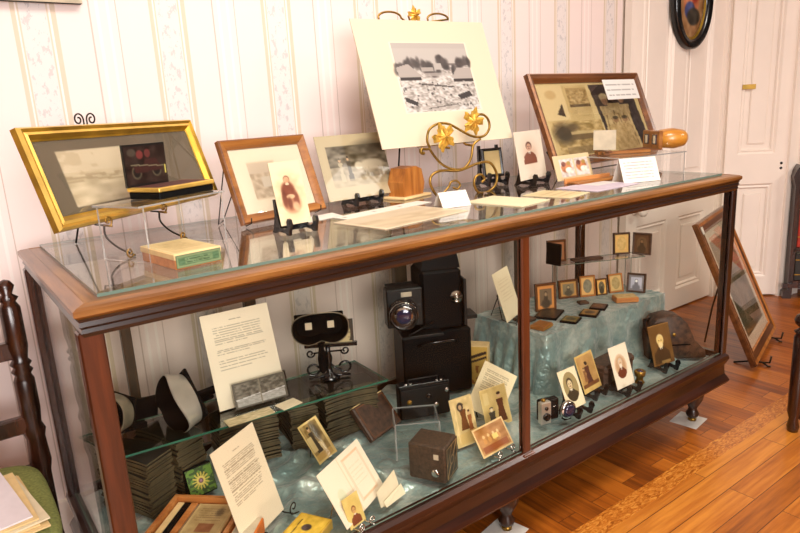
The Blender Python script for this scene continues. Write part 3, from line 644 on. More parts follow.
def leaf(cx,cz,s,rot,name,y=-.006):
    P = []
    for i in range(40):
        a = 2*math.pi*i/40; r_ = s*(.52+.40*abs(math.cos(2.5*(a-math.pi/2)))**1.5+.10*math.cos(12*a)); P.append((cx+r_*math.cos(a+rot),cz+r_*math.sin(a+rot)))
    mb = MB(); n = len(P); vs = [(p[0],y,p[1]) for p in P]+[(cx,y-.010,cz)]+[(cx+(p[0]-cx)*.5,y-(.008 if i%8==0 else .002),cz+(p[1]-cz)*.5) for i,p in enumerate(P)]
    fs = []
    for i in range(n): j=(i+1)%n; fs += [(i,j,n+1+j,n+1+i),(n+1+i,n+1+j,n)]
    fs.append(tuple(range(n-1,-1,-1))); mb.add(vs,fs,M['leaf']); return mb.build(name,e)
c = bp(371,152); leaf(c[0],c[2],.052,.4,'maple_leaf'); c = bp(484,100); leaf(c[0],c[2],.050,-.3,'maple_leaf')
mb = MB()
for s in (-1,1):
    mb.tube([(s*.05,.0,.158),(s*.05,.040,.162),(s*.05,.055,.17)],.004,M['brass'])
mb.tube([(-.14,.054,.17),(.11,.054,.17)],.004,M['brass']); mb.build('ledge',e)
mb = MB(); mb.tube([(-.02,.06,.165),(-.02,.165,.42),(-.03,.235,.60)],.0035,M['brass']); mb.tube([(-.03,.225,.585),(-.06,.26,.30),(-.09,.27,.002)],.0032,M['wire']); mb.build('back_leg',e)
for s,cx_ in ((-1,-.105),(1,.095)):
    mb = MB(); mb.tube([(cx_-.045,.232,.585)]+[(cx_+.045*math.cos(a),.235,.592+.018*math.sin(a)) for a in [math.pi-math.pi*i/14 for i in range(15)]]+[(-.03,.232,.570)],.0035,M['brass']); mb.build('top_scroll',e)
leaf(-.01,.602,.032,.2,'maple_leaf',.225)
# small dark framed card and its stand, behind the easel
t = thing('picture_frame','small dark-edged frame with a blank buff card behind the brass easel','picture frame',(1.528,.559,TP+.030),-13.7,11)
ring_frame(.085,.105,[(0,0),(0,-.008),(.004,-.010),(.010,-.008),(.010,0)],[M['black']],'dark_moulding',t)
card('buff_card',t,.067,.087,Cv(20,26,(216,190,130)).noise(0,0,1,1,4,8),z0=.009,y0=-.005)
stand(1.528,.559,TP,-13.7,.075,'black plate stand under the small dark-edged frame',h=.12,k=1.2)
# cabinet card man
t = thing('portrait_card','white card with an oval head-and-shoulders portrait, standing left of the large oak collage frame','photograph',(1.62,.442,TP+.0215),14,10)
cv = Cv(48,66,(240,226,204)); cv.ell(.47,.45,.30,.30,(232,208,184),.9,.4); cv.ell(.5,.5,.2,.16,(200,150,120),.35,.5); cv.bust(.47,.33,.165,(206,160,134),(84,50,38),(128,70,52),1.5)
card('photo_print',t,.196,.172,cv,mat='photo')
stand(1.62,.442,TP,14,.10,'black plate stand under the white card with the oval portrait')
# collage frame
t = thing('picture_frame','large oak frame holding a collage of old photographs near the right end of the case','picture frame',(2.115,.475,1.025),3.0,22)
FW,FH = .755,.375
ring_frame(FW,FH,[(0,0),(0,-.020),(.006,-.026),(.02,-.022),(.036,-.010),(.036,0)],[M['chest'],M['honey'],M['chest'],M['chest'],M['chest'],M['black']],'wooden_moulding',t)
cv = Cv(130,80,(222,198,138)); cv.rect(.03,.04,.47,.96,(206,180,120)); cv.noise(.03,.04,.47,.96,9,14)
cv.rect(.02,.04,.24,.50,(226,202,146)); cv.poly([(.15,.38),(.20,.28),(.20,.46),(.13,.42)],(60,44,28)); cv.ell(.12,.16,.05,.06,(206,176,118))
cv.rect(.27,.08,.47,.42,(176,148,92)); cv.noise(.27,.10,.47,.30,14,50); cv.rect(.27,.3,.47,.34,(96,76,46)); cv.rect(.27,.34,.47,.42,(196,170,112))
cv.rect(.06,.52,.52,.97,(190,162,102)); cv.noise(.06,.52,.52,.97,18,44); cv.ell(.14,.68,.09,.13,(62,50,32),.9,.4); cv.ell(.24,.60,.05,.05,(96,78,50),.8,.4); cv.rect(.2,.66,.5,.70,(214,190,134),.8); cv.rect(.2,.70,.5,.78,(110,88,56),.8); cv.rect(.12,.86,.52,.97,(120,98,60),.5)
cv.poly([(.50,.04),(.94,.04),(.98,.97),(.56,.97)],(66,54,50)); 
for fx,fy in ((.62,.18),(.705,.12),(.80,.16)):
    cv.figure(fx,fy,.97,.085,(206,180,124),(184,146,100)); cv.ell(fx,fy+.04,.045,.055,(214,196,150),1,.1); cv.ell(fx,fy+.11,.028,.045,(176,134,96),1,.1); cv.line(fx-.02,fy+.3,fx-.05,.95,.006,(150,124,80)); cv.line(fx+.02,fy+.35,fx+.05,.95,.006,(158,130,86))
for fx in (.68,.78): cv.figure(fx,.50,1.0,.075,(190,162,108),(176,138,96))
cv.noise(.55,.15,.92,.97,26,26)
cv.poly([(.955,.04),(1,.04),(1,1),(.985,1)],(222,198,138))
card('photo_collage',t,FW-.07,FH-.07,cv,z0=.035,y0=-.006,mat='photo'); pane('glass',(-FW/2+.034,-.0105,.034),(FW/2-.034,-.009,FH-.034),M['pic_glass'],t,None,'y')
mb = MB(); mb.box((-FW/2+.03,-.004,.03),(FW/2-.03,.001,FH-.03),M['chest']); mb.build('backing',t)
# sits on a strip of wood so that it stands upright
mb = MB(); mb.tube([(-.25,-.03,.02),(-.25,-.028,-.002),(-.25,.006,-.003),(-.25,.08,-.006),(-.25,.10,.10)],.003,M['wire']); mb.tube([(.25,-.03,.02),(.25,-.028,-.002),(.25,.006,-.003),(.25,.08,-.006),(.25,.10,.10)],.003,M['wire']); mb.tube([(-.25,.0,-.02),(.25,.0,-.02)],.003,M['wire']); mb.build('wire_rest',t)
t2 = thing('caption_label','white typed caption label resting across the top right corner of the collage frame','label',(2.215,.515,1.258),3,22)
mb = MB(); cv = Cv(50,20,(236,232,226)); cv.text(.06,.25,.94,.75,3,(110,106,100),.7); card('label_sheet',t2,.235,.085,cv,y0=-.030,th=.001)
# stereo view leaning on its holder
t = thing('stereoview_card','cream stereoview card with twin coloured pictures leaning in front of the collage frame','photograph',(1.755,.362,.995),-.4,18)
cv = Cv(74,36,(222,198,150)); 
for a in (.15,.56):
    cv.rect(a,.16,a+.36,.86,(220,206,196)); cv.ell(a+.16,.5,.14,.2,(196,120,70)); cv.ell(a+.22,.62,.10,.12,(240,226,206)); cv.ell(a+.10,.36,.06,.10,(120,60,44)); cv.noise(a,.16,a+.36,.86,9,36); cv.ell(a+.24,.34,.05,.08,(176,140,60))
card('card_mount',t,.200,.092,cv,mat='photo')
t = thing('card_holder','slim wooden sliding card holder lying in front of the twin-picture stereoview','holder',(1.775,.30,TP),-3)
mb = MB(); mb.box((-.11,-.025,0),(.13,.03,.008),M['honey'],bev=.002); mb.build('rail',t); mb = MB(); mb.box((-.12,.025,.0),(.12,.034,.020),M['box_wood'],bev=.002); mb.build('slot_strip',t)
mb = MB(); mb.tube([(.10,-.02,.006),(.12,-.03,.006),(.135,-.02,.006)],.002,M['brass']); mb.build('wire_clip',t)
# tent signs
def tent(label,x,y,yaw,w,h,n,tilt=25):
    t = thing('tent_sign',label,'sign',(x,y,TP+.0005),yaw)
    cv = Cv(50,34,(246,240,228)); cv.text(.1,.2,.9,.8,n,(110,106,112),.7)
    o = card('front_leaf',t,w,h,cv,th=.0008); o.rotation_euler = (-R(tilt),0,0)
    mb = MB(); mb.box((-w/2,0,0),(w/2,.0008,h),M['white_paper']); o = mb.build('back_leaf',t); o.rotation_euler = (R(tilt),0,0); o.location = (0,2*h*math.sin(R(tilt))+.0012,0)
tent('white tent sign with lined text at the front edge below the wooden stereoscope',1.845,.150,-22,.145,.088,6,24)
tent('small white folded tent sign under the brass leaf easel',1.09,.266,-10.5,.096,.052,3,34)
# acrylic shelf + stereoscope
t = thing('acrylic_stand','low clear acrylic stand at the right end carrying the wooden stereoscope','stand',(2.02,.275,TP),-8)
pane('top_plate',(-.19,-.09,.078),(.14,.09,.082),M['acrylic'],t,M['acrylic_edge'],'z')
for s in (-.185,.13): pane('side_plate',(s-.002,-.09,.001),(s+.002,.09,.078),M['acrylic'],t,M['acrylic_edge'],'x')
t = thing('stereoscope','honey-coloured wooden stereoscope lying on the acrylic stand at the right','stereoscope',(2.045,.285,TP+.0825),-32)
def sell(cx,cz,a,b,y,n=28,p=2.6):
    out = []
    for i in range(n):
        q = 2*math.pi*i/n; c_,s_ = math.cos(q),math.sin(q); out.append((cx+a*abs(c_)**(2/p)*(1 if c_>0 else -1), y, cz+b*abs(s_)**(2/p)*(1 if s_>0 else -1)))
    return out
def rotx(secs): return [[(p[1],p[0],p[2]) for p in q] for q in secs]
mb = MB(); mb.loft(rotx([sell(0,.045,.040,.026,.045),sell(0,.047,.056,.034,.075),sell(0,.047,.064,.038,.11),sell(0,.047,.052,.032,.145),sell(0,.047,.024,.018,.165)]),M['amber']); mb.build('hood',t,label='rounded honey-coloured hood')
mb = MB(); mb.box((.030,-.068,.014),(.046,.068,.080),M['honey'],bev=.003); b_ = mb.build('lens_board',t)
for s in (-1,1): mb = MB(); mb.box((.0285,s*.032-.018,.030),(.0300,s*.032+.018,.066),M['lens'],bev=.0005); mb.box((.0275,s*.032-.008,.034),(.0284,s*.032+.006,.062),M['cream_paper']); mb.build('lens',b_)
mb = MB(); mb.box((-.175,-.010,.000),(.03,.010,.012),M['honey'],bev=.002); mb.build('rail',t)
mb = MB(); mb.box((-.165,-.080,.012),(-.150,.080,.020),M['chest'],bev=.002); mb.box((-.168,-.05,.0),(-.145,.05,.014),M['honey'],bev=.002); mb.build('card_rest',t)
mb = MB(); mb.box((-.040,-.0015,.020),(.042,.0015,.092),M['grey_card'],TR(-.157,-.02,0,rz=R(-35))); mb.build('divider_card',t,label='blank grey card')
mb = MB(); mb.prism([(.05,.0),(.085,.0),(.08,-.040),(.06,-.044)],-.012,.012,M['chest'],TR(.0,-.11,.0)); 

TONE[0] = 1.0

# ------------------------------------------------------------------ inside the case, left half
SF = .455
mb = MB(); P = [(.115,.475),(.895,.400),(.905,.610),(.052,.675)]
vs = [(x,y,SF-.006) for x,y in P]+[(x,y,SF) for x,y in P]
mb.add([vs[i] for i in (3,2,1,0)],[(0,1,2,3)],M['shelf_glass']); mb.add(vs[4:],[(0,1,2,3)],M['shelf_glass'])
for i in range(4): j=(i+1)%4; mb.add([vs[i],vs[j],vs[j+4],vs[i+4]],[(0,1,2,3)],M['glass_edge'])
tag(mb.build('glass_shelf'),'loose green-edged glass shelf resting on stacks of stereoview mounts','shelf')
# stacks of stereoview mounts : every mount is its own object
mb = MB(); n = 9; w,d,th,b = .178,.088,.0052,.006; secs = []
for i in range(n):
    x = -w/2+w*i/(n-1); z = b*(1-(2*i/(n-1)-1)**2); secs.append([(x,-d/2,z),(x,d/2,z),(x,d/2,z+th),(x,-d/2,z+th)])
n0 = len(mb.v); vs = [p for q in secs for p in q]
for k in range(n-1):
    mb.add([vs[4*k],vs[4*k+1],vs[4*k+5],vs[4*k+4]],[(0,1,2,3)],M['stack_card']); mb.add([vs[4*k+3],vs[4*k+2],vs[4*k+6],vs[4*k+7]],[(3,2,1,0)],M['stack_card'])
    mb.add([vs[4*k],vs[4*k+4],vs[4*k+7],vs[4*k+3]],[(0,1,2,3)],M['stack_edge']); mb.add([vs[4*k+1],vs[4*k+5],vs[4*k+6],vs[4*k+2]],[(3,2,1,0)],M['stack_edge'])
mb.add(vs[:4],[(0,1,2,3)],M['stack_edge']); mb.add(vs[-4:],[(3,2,1,0)],M['stack_edge'])
mount = mb.build('stereoview_mount'); first = True
stacks = [(.155,.53,-62,'leftmost stack, beside the corner post'),(.262,.575,-68,'second stack from the left, behind the green patterned box'),(.47,.545,-4,'third stack from the left, behind the slanted lined letter'),(.655,.575,80,'fourth stack from the left, under the black stereoscope'),(.80,.50,-8,'rightmost stack, under the right end of the glass shelf')]
for si,(sx,sy,sa,sl) in enumerate(stacks):
    nn_ = 26 if si else 25
    for k in range(nn_):
        o = mount if first else mount.copy()
        if not first: C.objects.link(o)
        first = False
        o.location = (sx+random.uniform(-.003,.003),sy+random.uniform(-.003,.003),.278+k*.0062); o.rotation_euler = (0,0,R(sa+random.uniform(-3,3)))
        w_ = 'topmost' if k == nn_-1 else 'bottom' if k == 0 else None
        tag(o,(f'{w_} dark stereoview mount, {sl}' if w_ else f'dark stereoview mount in {sl}'),'stereoview card','stereoview mounts, '+sl.split(',')[0])
# typed letter standing on the shelf
def wire_easel(x,y,z,yaw,w,label,h=.10,mat='wire',group='small scrolled wire stands',hr=.012):
    t = thing('wire_stand',label,'stand',(x,y,z),yaw,0,group)
    for s in (-1,1):
        mb = MB(); a = s*w/2
        mb.tube([(a,.0,.004),(a,-.030,.006)]+spiral(a,.006+hr,hr,.003,-math.pi/2,-1.2*s,-.030,18),.0018,M[mat],n=6); mb.tube([(a,.0,.004),(a,.026,.012),(a*.3,.062,h)],.0018,M[mat],n=6); mb.tube([(a,-.030,.006),(a*1.25,-.034,.002)],.0018,M[mat],n=6); mb.build('hook_leg',t)
    mb = MB(); mb.tube([(0,.062,h),(0,.095,.002)],.0018,M[mat],n=6); mb.tube([(-w*.15,.062,h),(w*.15,.062,h)],.0018,M[mat],n=6); mb.build('back_leg',t)
    return t
t = thing('typed_letter','tall cream typed sheet standing on the glass shelf','letter',(.505,.535,.459),-2.6,17.9)
cv = Cv(86,118,(234,222,196)); cv.text(.40,.10,.62,.10,1,(120,116,100),.7)
cv.text(.14,.155,.86,.33,8,(110,106,92),.55,(7,)); cv.text(.14,.39,.86,.44,3,(110,106,92),.55,(2,)); cv.text(.14,.50,.86,.60,4,(110,106,92),.55,(3,))
card('sheet',t,.207,.279,cv)
t = thing('stereoview_card','dark twin-picture stereoview in a clear sleeve at the foot of the tall typed sheet','photograph',(.520,.505,.461),-5,18)
cv = Cv(80,38,(96,88,74)); 
for a in (.05,.51):
    cv.rect(a,.08,a+.44,.92,(110,102,88)); cv.noise(a,.08,a+.44,.6,9,44); cv.rect(a,.62,a+.44,.92,(176,172,164)); cv.line(a,.66,a+.44,.58,.02,(214,210,206)); cv.noise(a,.62,a+.44,.92,12,24)
cv.rect(.485,0,.515,1,(140,130,110)); card('photo_print',t,.160,.074,cv,mat='photo')
pane('clear_sleeve',(-.084,-.0035,-.001),(.084,-.002,.078),M['acrylic'],t,None,'y')
t = thing('stereoview_card','buff stereoview card lying flat in front of the tall typed sheet','photograph',(.455,.452,SF+.0005),-2)
cv = Cv(60,26,(196,180,140)); cv.noise(0,0,1,1,14,34); o = card('card_face',t,.135,.045,cv,th=.003); o.rotation_euler = (-math.pi/2,0,0); o.location = (0,-.02,.0035)
t = thing('caption_card','small blank cream card lying flat right of the buff stereoview','card',(.575,.452,SF+.0005),8)
mb = MB(); mb.box((-.032,-.024,0),(.034,.024,.003),M['cream_paper'],bev=.001); mb.build('card_sheet',t)
# stereoscopes
def stereoscope(name,label,loc,yaw,pitch,shell,inside,body,stem=True,group=None,roll=0,view=True):
    full = stem
    t = thing(name,label,'stereoscope',loc,yaw,0); t.rotation_euler = (R(pitch),R(roll),R(yaw))
    # hood opens towards -Y, eyes at y=0
    def sec(a,b,y): 
        out = []
        for i in range(36):
            q = 2*math.pi*i/36; c_,s_ = math.cos(q),math.sin(q)
            x = a*abs(c_)**.75*(1 if c_>0 else -1); z = b*abs(s_)**.8*(1 if s_>0 else -1)
            dip = -.30*b*math.exp(-(x/(a*.28))**2) if s_ < 0 else 0
            yy = y+ (.22*a*(x/a)**2 if y < -.02 else 0)
            out.append((x,yy,z-dip))
        return out
    mb = MB(); mb.loft([sec(.060,.030,.004),sec(.064,.034,-.012),sec(.072,.042,-.045)],M[shell],cap=False)
    mb.loft([sec(.072,.042,-.045),sec(.0695,.0395,-.046)],M[shell],cap=False); mb.loft([sec(.0695,.0395,-.046),sec(.062,.032,-.012),sec(.058,.028,.002)],M[inside],cap=False); mb.build('hood',t)
    b_ = MB().box((-.062,.000,-.030),(.062,.007,.032),M[body],bev=.002).build('lens_board',t)
    for s in (-1,1):
        mb = MB(); mb.box((s*.028-.0085,-.0015,-.008),(s*.028+.0085,-.0003,.010),M['cream_paper'] if view else M['lens'],bev=.0004); mb.build('lens',b_)  # cream squares colour in the light showing through the lens windows
    mb = MB(); mb.box((-.004,.006,-.028),(.004,.10,.014),M[body]); mb.build('septum',t)
    if full:
        mb = MB(); mb.box((-.010,-.01,-.046),(.010,.15,-.034),M[body],bev=.002); mb.build('rail',t)
    else: mb = MB(); mb.box((-.010,.0,-.046),(.010,.07,-.034),M[body],bev=.002); mb.build('rail',t)
    if stem:
        mb = MB(); mb.lathe([(.004,-.13),(.010,-.12),(.012,-.09),(.007,-.065),(.009,-.05),(.006,-.045)],M[body],TR(0,.02,0),12); mb.build('handle',t)
    return t
HX,HY = .735,.500
stereoscope('stereoscope','black stereoscope with a flared tin hood on a scrolled stand, on the glass shelf',(HX-.010,HY,.650),-26,-7,'dull_tin','flat_black','flat_black').scale = (1.2,1.3,1.2)
t = thing('stereoview_card','cream twin-picture stereoview held behind the black stereoscope','photograph',(.800,.575,.555),-34,6)
cv = Cv(70,36,(60,50,38))
for a in (.06,.51): cv.ell(a+.215,.62,.205,.56,(206,190,140),1,.03); cv.rect(a,.95,a+.44,1,(206,190,140)); cv.noise(a+.02,.35,a+.42,.8,12,0,(110,94,64),.55,.8); cv.line(a+.05,.55,a+.4,.5,.012,(60,50,40)); cv.rect(a+.1,.6,a+.35,.66,(90,74,50))
card('card_mount',t,.150,.075,cv,mat='photo',th=.003)
mb = MB(); mb.box((-.085,-.012,-.012),(.085,.016,-.001),M['black'],bev=.002); mb.build('card_ledge',t)
t = thing('scroll_stand','black wrought stand with curled feet under the black stereoscope','stand',(.765,.535,SF),-26)
mb = MB(); mb.lathe([(.030,.001),(.034,.006),(.012,.014),(.008,.04),(.013,.07),(.007,.09),(.010,.115)],M['black'],n=14); mb.build('column',t)
for s in (-1,1):
    mb = MB(); mb.tube([(0,0,.055),(s*.022,0,.030)]+[(s*(.050+.018*math.cos(a)) ,0,.034+.018*math.sin(a)) for a in [math.pi+.4+i*.33 for i in range(18)]],.0036,M['black']); mb.tube([(0,0,.02),(s*.03,0,.008),(s*.066,0,.006)],.0036,M['black']); mb.build('curled_foot',t)
    mb = MB(); mb.tube([(s*.004,.0,.09),(s*.045,.012,.085)]+spiral(s*.055,.085,.014,.004,math.pi if s > 0 else 0,1.2*s,.012,16),.003,M['black']); mb.build('curled_arm',t)
# two stereoscopes at the left end
t = stereoscope('stereoscope','dull dark tin stereoscope hood at the left end of the glass shelf',(.150,.600,.528),-70,-12,'dull_tin','flat_black','flat_black',stem=False,view=False)
t.scale = (1.1,1.2,1.4)
t = stereoscope('stereoscope','pale aluminium stereoscope hood with a dark inside, left of the tall typed sheet',(.328,.570,.515),-78,-4,'tin','flat_black','flat_black',stem=False,view=False,roll=50)
t.scale = (1.2,1.5,1.35)
# small green boxed item
t = thing('slide_box','small black box with a green and yellow flower-patterned face behind the open wooden tray','box',(.300,.445,.286),5,22)
cv = Cv(48,48,(46,70,28)); cv.noise(0,0,1,1,12,0,(96,132,44),.5,.9)
for i in range(14):
    a = i*math.pi/7; cv.line(.5,.5,.5+.30*math.cos(a),.5+.30*math.sin(a),.028,(186,172,76))
cv.ell(.5,.5,.16,.16,(206,184,96)); cv.ell(.5,.5,.09,.09,(96,60,60)); cv.ell(.5,.5,.05,.05,(150,110,130))
mb = MB(); mb.box((-.039,.001,-.003),(.039,.05,.078),M['black_leather'],bev=.002); mb.build('box_body',t); card('patterned_face',t,.073,.073,cv,th=.001,y0=-.001)
# wooden tray with cased photographs, front-left
t = thing('wooden_tray','open light-brown wooden tray of old boxes in the near left corner of the case','tray',(.232,.292,.283),-44)
mb = MB(); W2,D2 = .100,.085
mb.box((-W2,-D2,0),(W2,D2,.008),M['box_wood'])
for lo,hi in (((-W2,-D2,.008),(W2,-D2+.010,.046)),((-W2,D2-.010,.008),(W2,D2,.046)),((-W2,-D2+.010,.008),(-W2+.010,D2-.010,.046)),((W2-.010,-D2+.010,.008),(W2,D2-.010,.046))): mb.box(lo,hi,M['box_wood'])
mb.build('tray_body',t)
cy_,sy_ = math.cos(R(-44)),math.sin(R(-44))
def trayp(x,y): return (.232+x*cy_-y*sy_, .292+x*sy_+y*cy_)
px,py = trayp(.022,.0); t = thing('plate_box','faded buff plate box with a printed label lying in the wooden tray','box',(px,py,.2915),-44)
mb = MB(); mb.box((-.050,-.068,0),(.052,.070,.024),M['manila'],bev=.002); mb.build('box_body',t)
cv = Cv(44,60,(206,180,126)); cv.rect(.06,.05,.94,.95,(190,164,112)); cv.text(.15,.15,.85,.5,6,(110,84,50),.6); cv.ell(.7,.25,.1,.12,(96,80,60),.7,.4); cv.rect(.35,.6,.75,.85,(150,96,60)); cv.noise(0,0,1,1,10,14)
o = card('printed_label',t,.096,.13,cv,th=.0006); o.rotation_euler = (-math.pi/2,0,0); o.location = (.001,-.064,.0248)
for k,(c_,l) in enumerate((('manila','narrow buff cardboard box at the left side of the wooden tray'),('black_leather','narrow black case between buff boxes in the wooden tray'),('box_wood','narrow tan box beside the labelled plate box in the tray'))):
    px,py = trayp(-.078+k*.0185,0); t = thing('slim_box',l,'box',(px,py,.2915),-44)
    mb = MB(); mb.box((-.0085,-.068,0),(.0085,.070,.026),M[c_],bev=.0015); mb.build('box_body',t); mb = MB(); mb.box((-.0088,-.0685,.018),(.0088,.0705,.0205),M['grey_card']); mb.build('lid_edge',t)
t = thing('plate_box','orange-edged grey carton beside the slanted lined letter','box',(.293,.158,.286),-44)
mb = MB(); mb.box((-.030,-.06,0),(.030,.06,.040),M['orange_card'],bev=.002); l_ = mb.build('box_body',t); mb = MB(); mb.box((-.026,-.056,.0401),(.026,.056,.0412),M['grey_card']); mb.build('grey_label',t)
# lined letter, near left
t = thing('typed_letter','slanted cream typed sheet on a scroll stand, nearest the left front glass','letter',(.360,.186,.290),31,16)
cv = Cv(72,104,(236,220,190)); cv.text(.42,.12,.62,.12,1,(130,110,86),.6); cv.text(.14,.18,.86,.30,8,(130,112,88),.6); cv.text(.14,.34,.86,.46,8,(130,112,88),.6); cv.text(.14,.49,.84,.60,6,(130,112,88),.6,(5,)); 
card('sheet',t,.166,.245,cv)
wire_easel(.372,.188,.2825,31,.13,'dark wire stand with curled hooks under the slanted typed sheet',.12,hr=.019)
# yellow box, nearest front
t = thing('plate_box','yellow box lid with dark oval marks at the very bottom, near the front glass','box',(.415,.088,.283),30)
mb = MB(); mb.box((-.065,-.042,0),(.065,.048,.026),M['gold_pale'],bev=.002); mb.build('box_body',t)
cv = Cv(60,44,(206,164,44)); cv.rect(.04,.05,.96,.95,(222,184,64)); cv.ell(.62,.5,.10,.14,(74,60,56)); cv.ell(.30,.55,.10,.10,(120,96,40)); cv.line(.2,.25,.8,.2,.02,(120,92,30)); cv.noise(0,0,1,1,12,22)
o = card('printed_lid',t,.126,.086,cv,th=.0006); o.rotation_euler = (-math.pi/2,0,0); o.location = (0,-.041,.0267)
# curled photograph of a lady
t = thing('curled_photograph','small curled sepia photograph of a standing person in a garden, leaning on the glass prop','photograph',(.632,.353,.300),23.5,35)
cv = Cv(52,74,(222,196,128)); cv.rect(.09,.06,.91,.94,(150,124,72)); cv.noise(.09,.06,.91,.7,9,40); cv.rect(.35,.55,.75,.9,(206,180,120)); cv.figure(.46,.12,.78,.14,(60,50,34)); cv.rect(.12,.35,.40,.72,(216,192,134)); cv.ell(.7,.3,.14,.22,(70,60,36),.9,.4); cv.rect(.09,.8,.91,.94,(196,160,90))
card('photo_print',t,.085,.123,cv,bend=-.010,th=.0008,mat='photo')
mb = MB(); mb.tube([(0,.012,.08),(0,.060,.02),(0,.055,-.004)],.0018,M['wire'],n=6); mb.build('prop',t)
# dark leather album leaning
t = thing('leather_album','dark brown leather-covered album leaning behind the curled photograph','album',(.880,.390,.287),18,40)
mb = MB(); mb.box((-.078,.001,0),(.078,.024,.120),M['brown_leather'],bev=.004); mb.box((-.074,.004,.003),(.074,.021,.1215),M['manila']); mb.build('covers',t)
mb = MB(); 
for lo,hi in (((-.070,.0002,.006),(.070,.001,.009)),((-.070,.0002,.111),(.070,.001,.114)),((-.070,.0002,.006),(-.067,.001,.114)),((.067,.0002,.006),(.070,.001,.114))): mb.box(lo,hi,M['chest'])
mb.build('border_line',t,label='reddish tooled border line')
# certificate folder
t = thing('folder_mount','open cream folder with a faint ruled frame, lower middle of the case','folder',(.592,.082,.298),27,31)
cv = Cv(90,72,(238,224,200)); cv.line(.44,.0,.44,1,.004,(222,198,156)); 
for a in (0,.02): cv.put((((cv.u>.50+a)&(cv.u<.90-a)&(cv.v>.10+a)&(cv.v<.88-a)).astype(float))-(((cv.u>.515+a)&(cv.u<.885-a)&(cv.v>.12+a)&(cv.v<.86-a)).astype(float)),(222,180,140),.7)
cv.ell(.22,.55,.08,.12,(190,206,170),.5); cv.text(.56,.3,.84,.6,5,(220,190,150),.5)
card('folder_leaf',t,.194,.149,cv)
mb = MB(); mb.tube([(-.06,.003,.09),(-.06,.085,.012),(-.06,.08,-.012)],.0018,M['chrome'],n=6); mb.build('wire_prop',t)
t = thing('envelope','small cream envelope with a folded flap standing right of the ruled folder','envelope',(.668,.082,.284),13,20)
mb = MB(); mb.add([(-.04,0,0),(.04,0,0),(.04,0,.066),(-.04,0,.042)],[(0,1,2,3)],M['cream_paper']); mb.add([(-.04,.002,0),(.04,.002,0),(.04,.002,.066),(-.04,.002,.042)],[(3,2,1,0)],M['cream_paper']); mb.build('back_leaf',t)
mb = MB(); mb.add([(-.032,-.012,-.002),(.045,-.010,-.002),(.045,-.004,.026),(-.032,-.005,.012)],[(0,1,2,3)],M['cream_paper']); mb.add([(-.032,-.012,-.002),(.045,-.010,-.002),(.045,0,.0),(-.032,0,0)],[(0,1,2,3)],M['cream_paper']); mb.build('flap',t)
t = thing('small_portrait','tiny yellowed portrait print in front of the ruled folder','photograph',(.545,.050,.287),15,20)
cv = Cv(34,48,(222,196,120)); cv.noise(0,0,1,1,5,14); cv.ell(.5,.45,.4,.4,(210,180,100),.6,.3); cv.bust(.5,.48,.22,(206,160,100),(120,70,40),(130,70,44),1.4); card('photo_print',t,.055,.076,cv,mat='photo')
wire_easel(.545,.052,.2835,15,.04,'little metal stand under the tiny yellowed portrait',.05,'chrome')
# cameras
def folding_camera():
    t = thing('folding_camera','black folding camera with small round metal knobs, before the big studio camera','camera',(1.035,.405,.286),-21)
    mb = MB(); mb.box((-.086,-.022,0),(.086,.026,.112),M['black_leather'],bev=.004); mb.build('body',t)
    mb = MB(); mb.box((-.084,-.019,.112),(.084,.020,.118),M['black'],bev=.001); mb.build('top_plate',t)
    mb = MB(); mb.tube([(-.05,-.005,.118),(-.05,-.005,.132),(.05,-.005,.132),(.05,-.005,.118)],.0022,M['black_matte']); mb.build('carry_rail',t)
    for x in (-.045,.045,-.06,.06):
        mb = MB(); mb.lathe([(.0045,0),(.0045,.003),(.002,.0045)],M['chrome'],TR(x,-.012,.118),12); mb.build('stud',t)
    for x,z,r_,m in ((-.055,.062,.0085,'brass'),(.012,.074,.010,'black'),(.036,.040,.009,'chrome'),(.074,.086,.008,'chrome')):
        mb = MB(); T = TR(x,-.022,z,rx=R(90)); mb.lathe([(r_,0),(r_,.004),(r_*.75,.007),(r_*.35,.007),(r_*.3,.009)],M[m],T,16); mb.build('knob',t)
    mb = MB(); mb.box((-.08,-.0235,.006),(.08,-.0215,.104),M['black_matte'],bev=.0005); mb.build('front_door',t)
folding_camera()
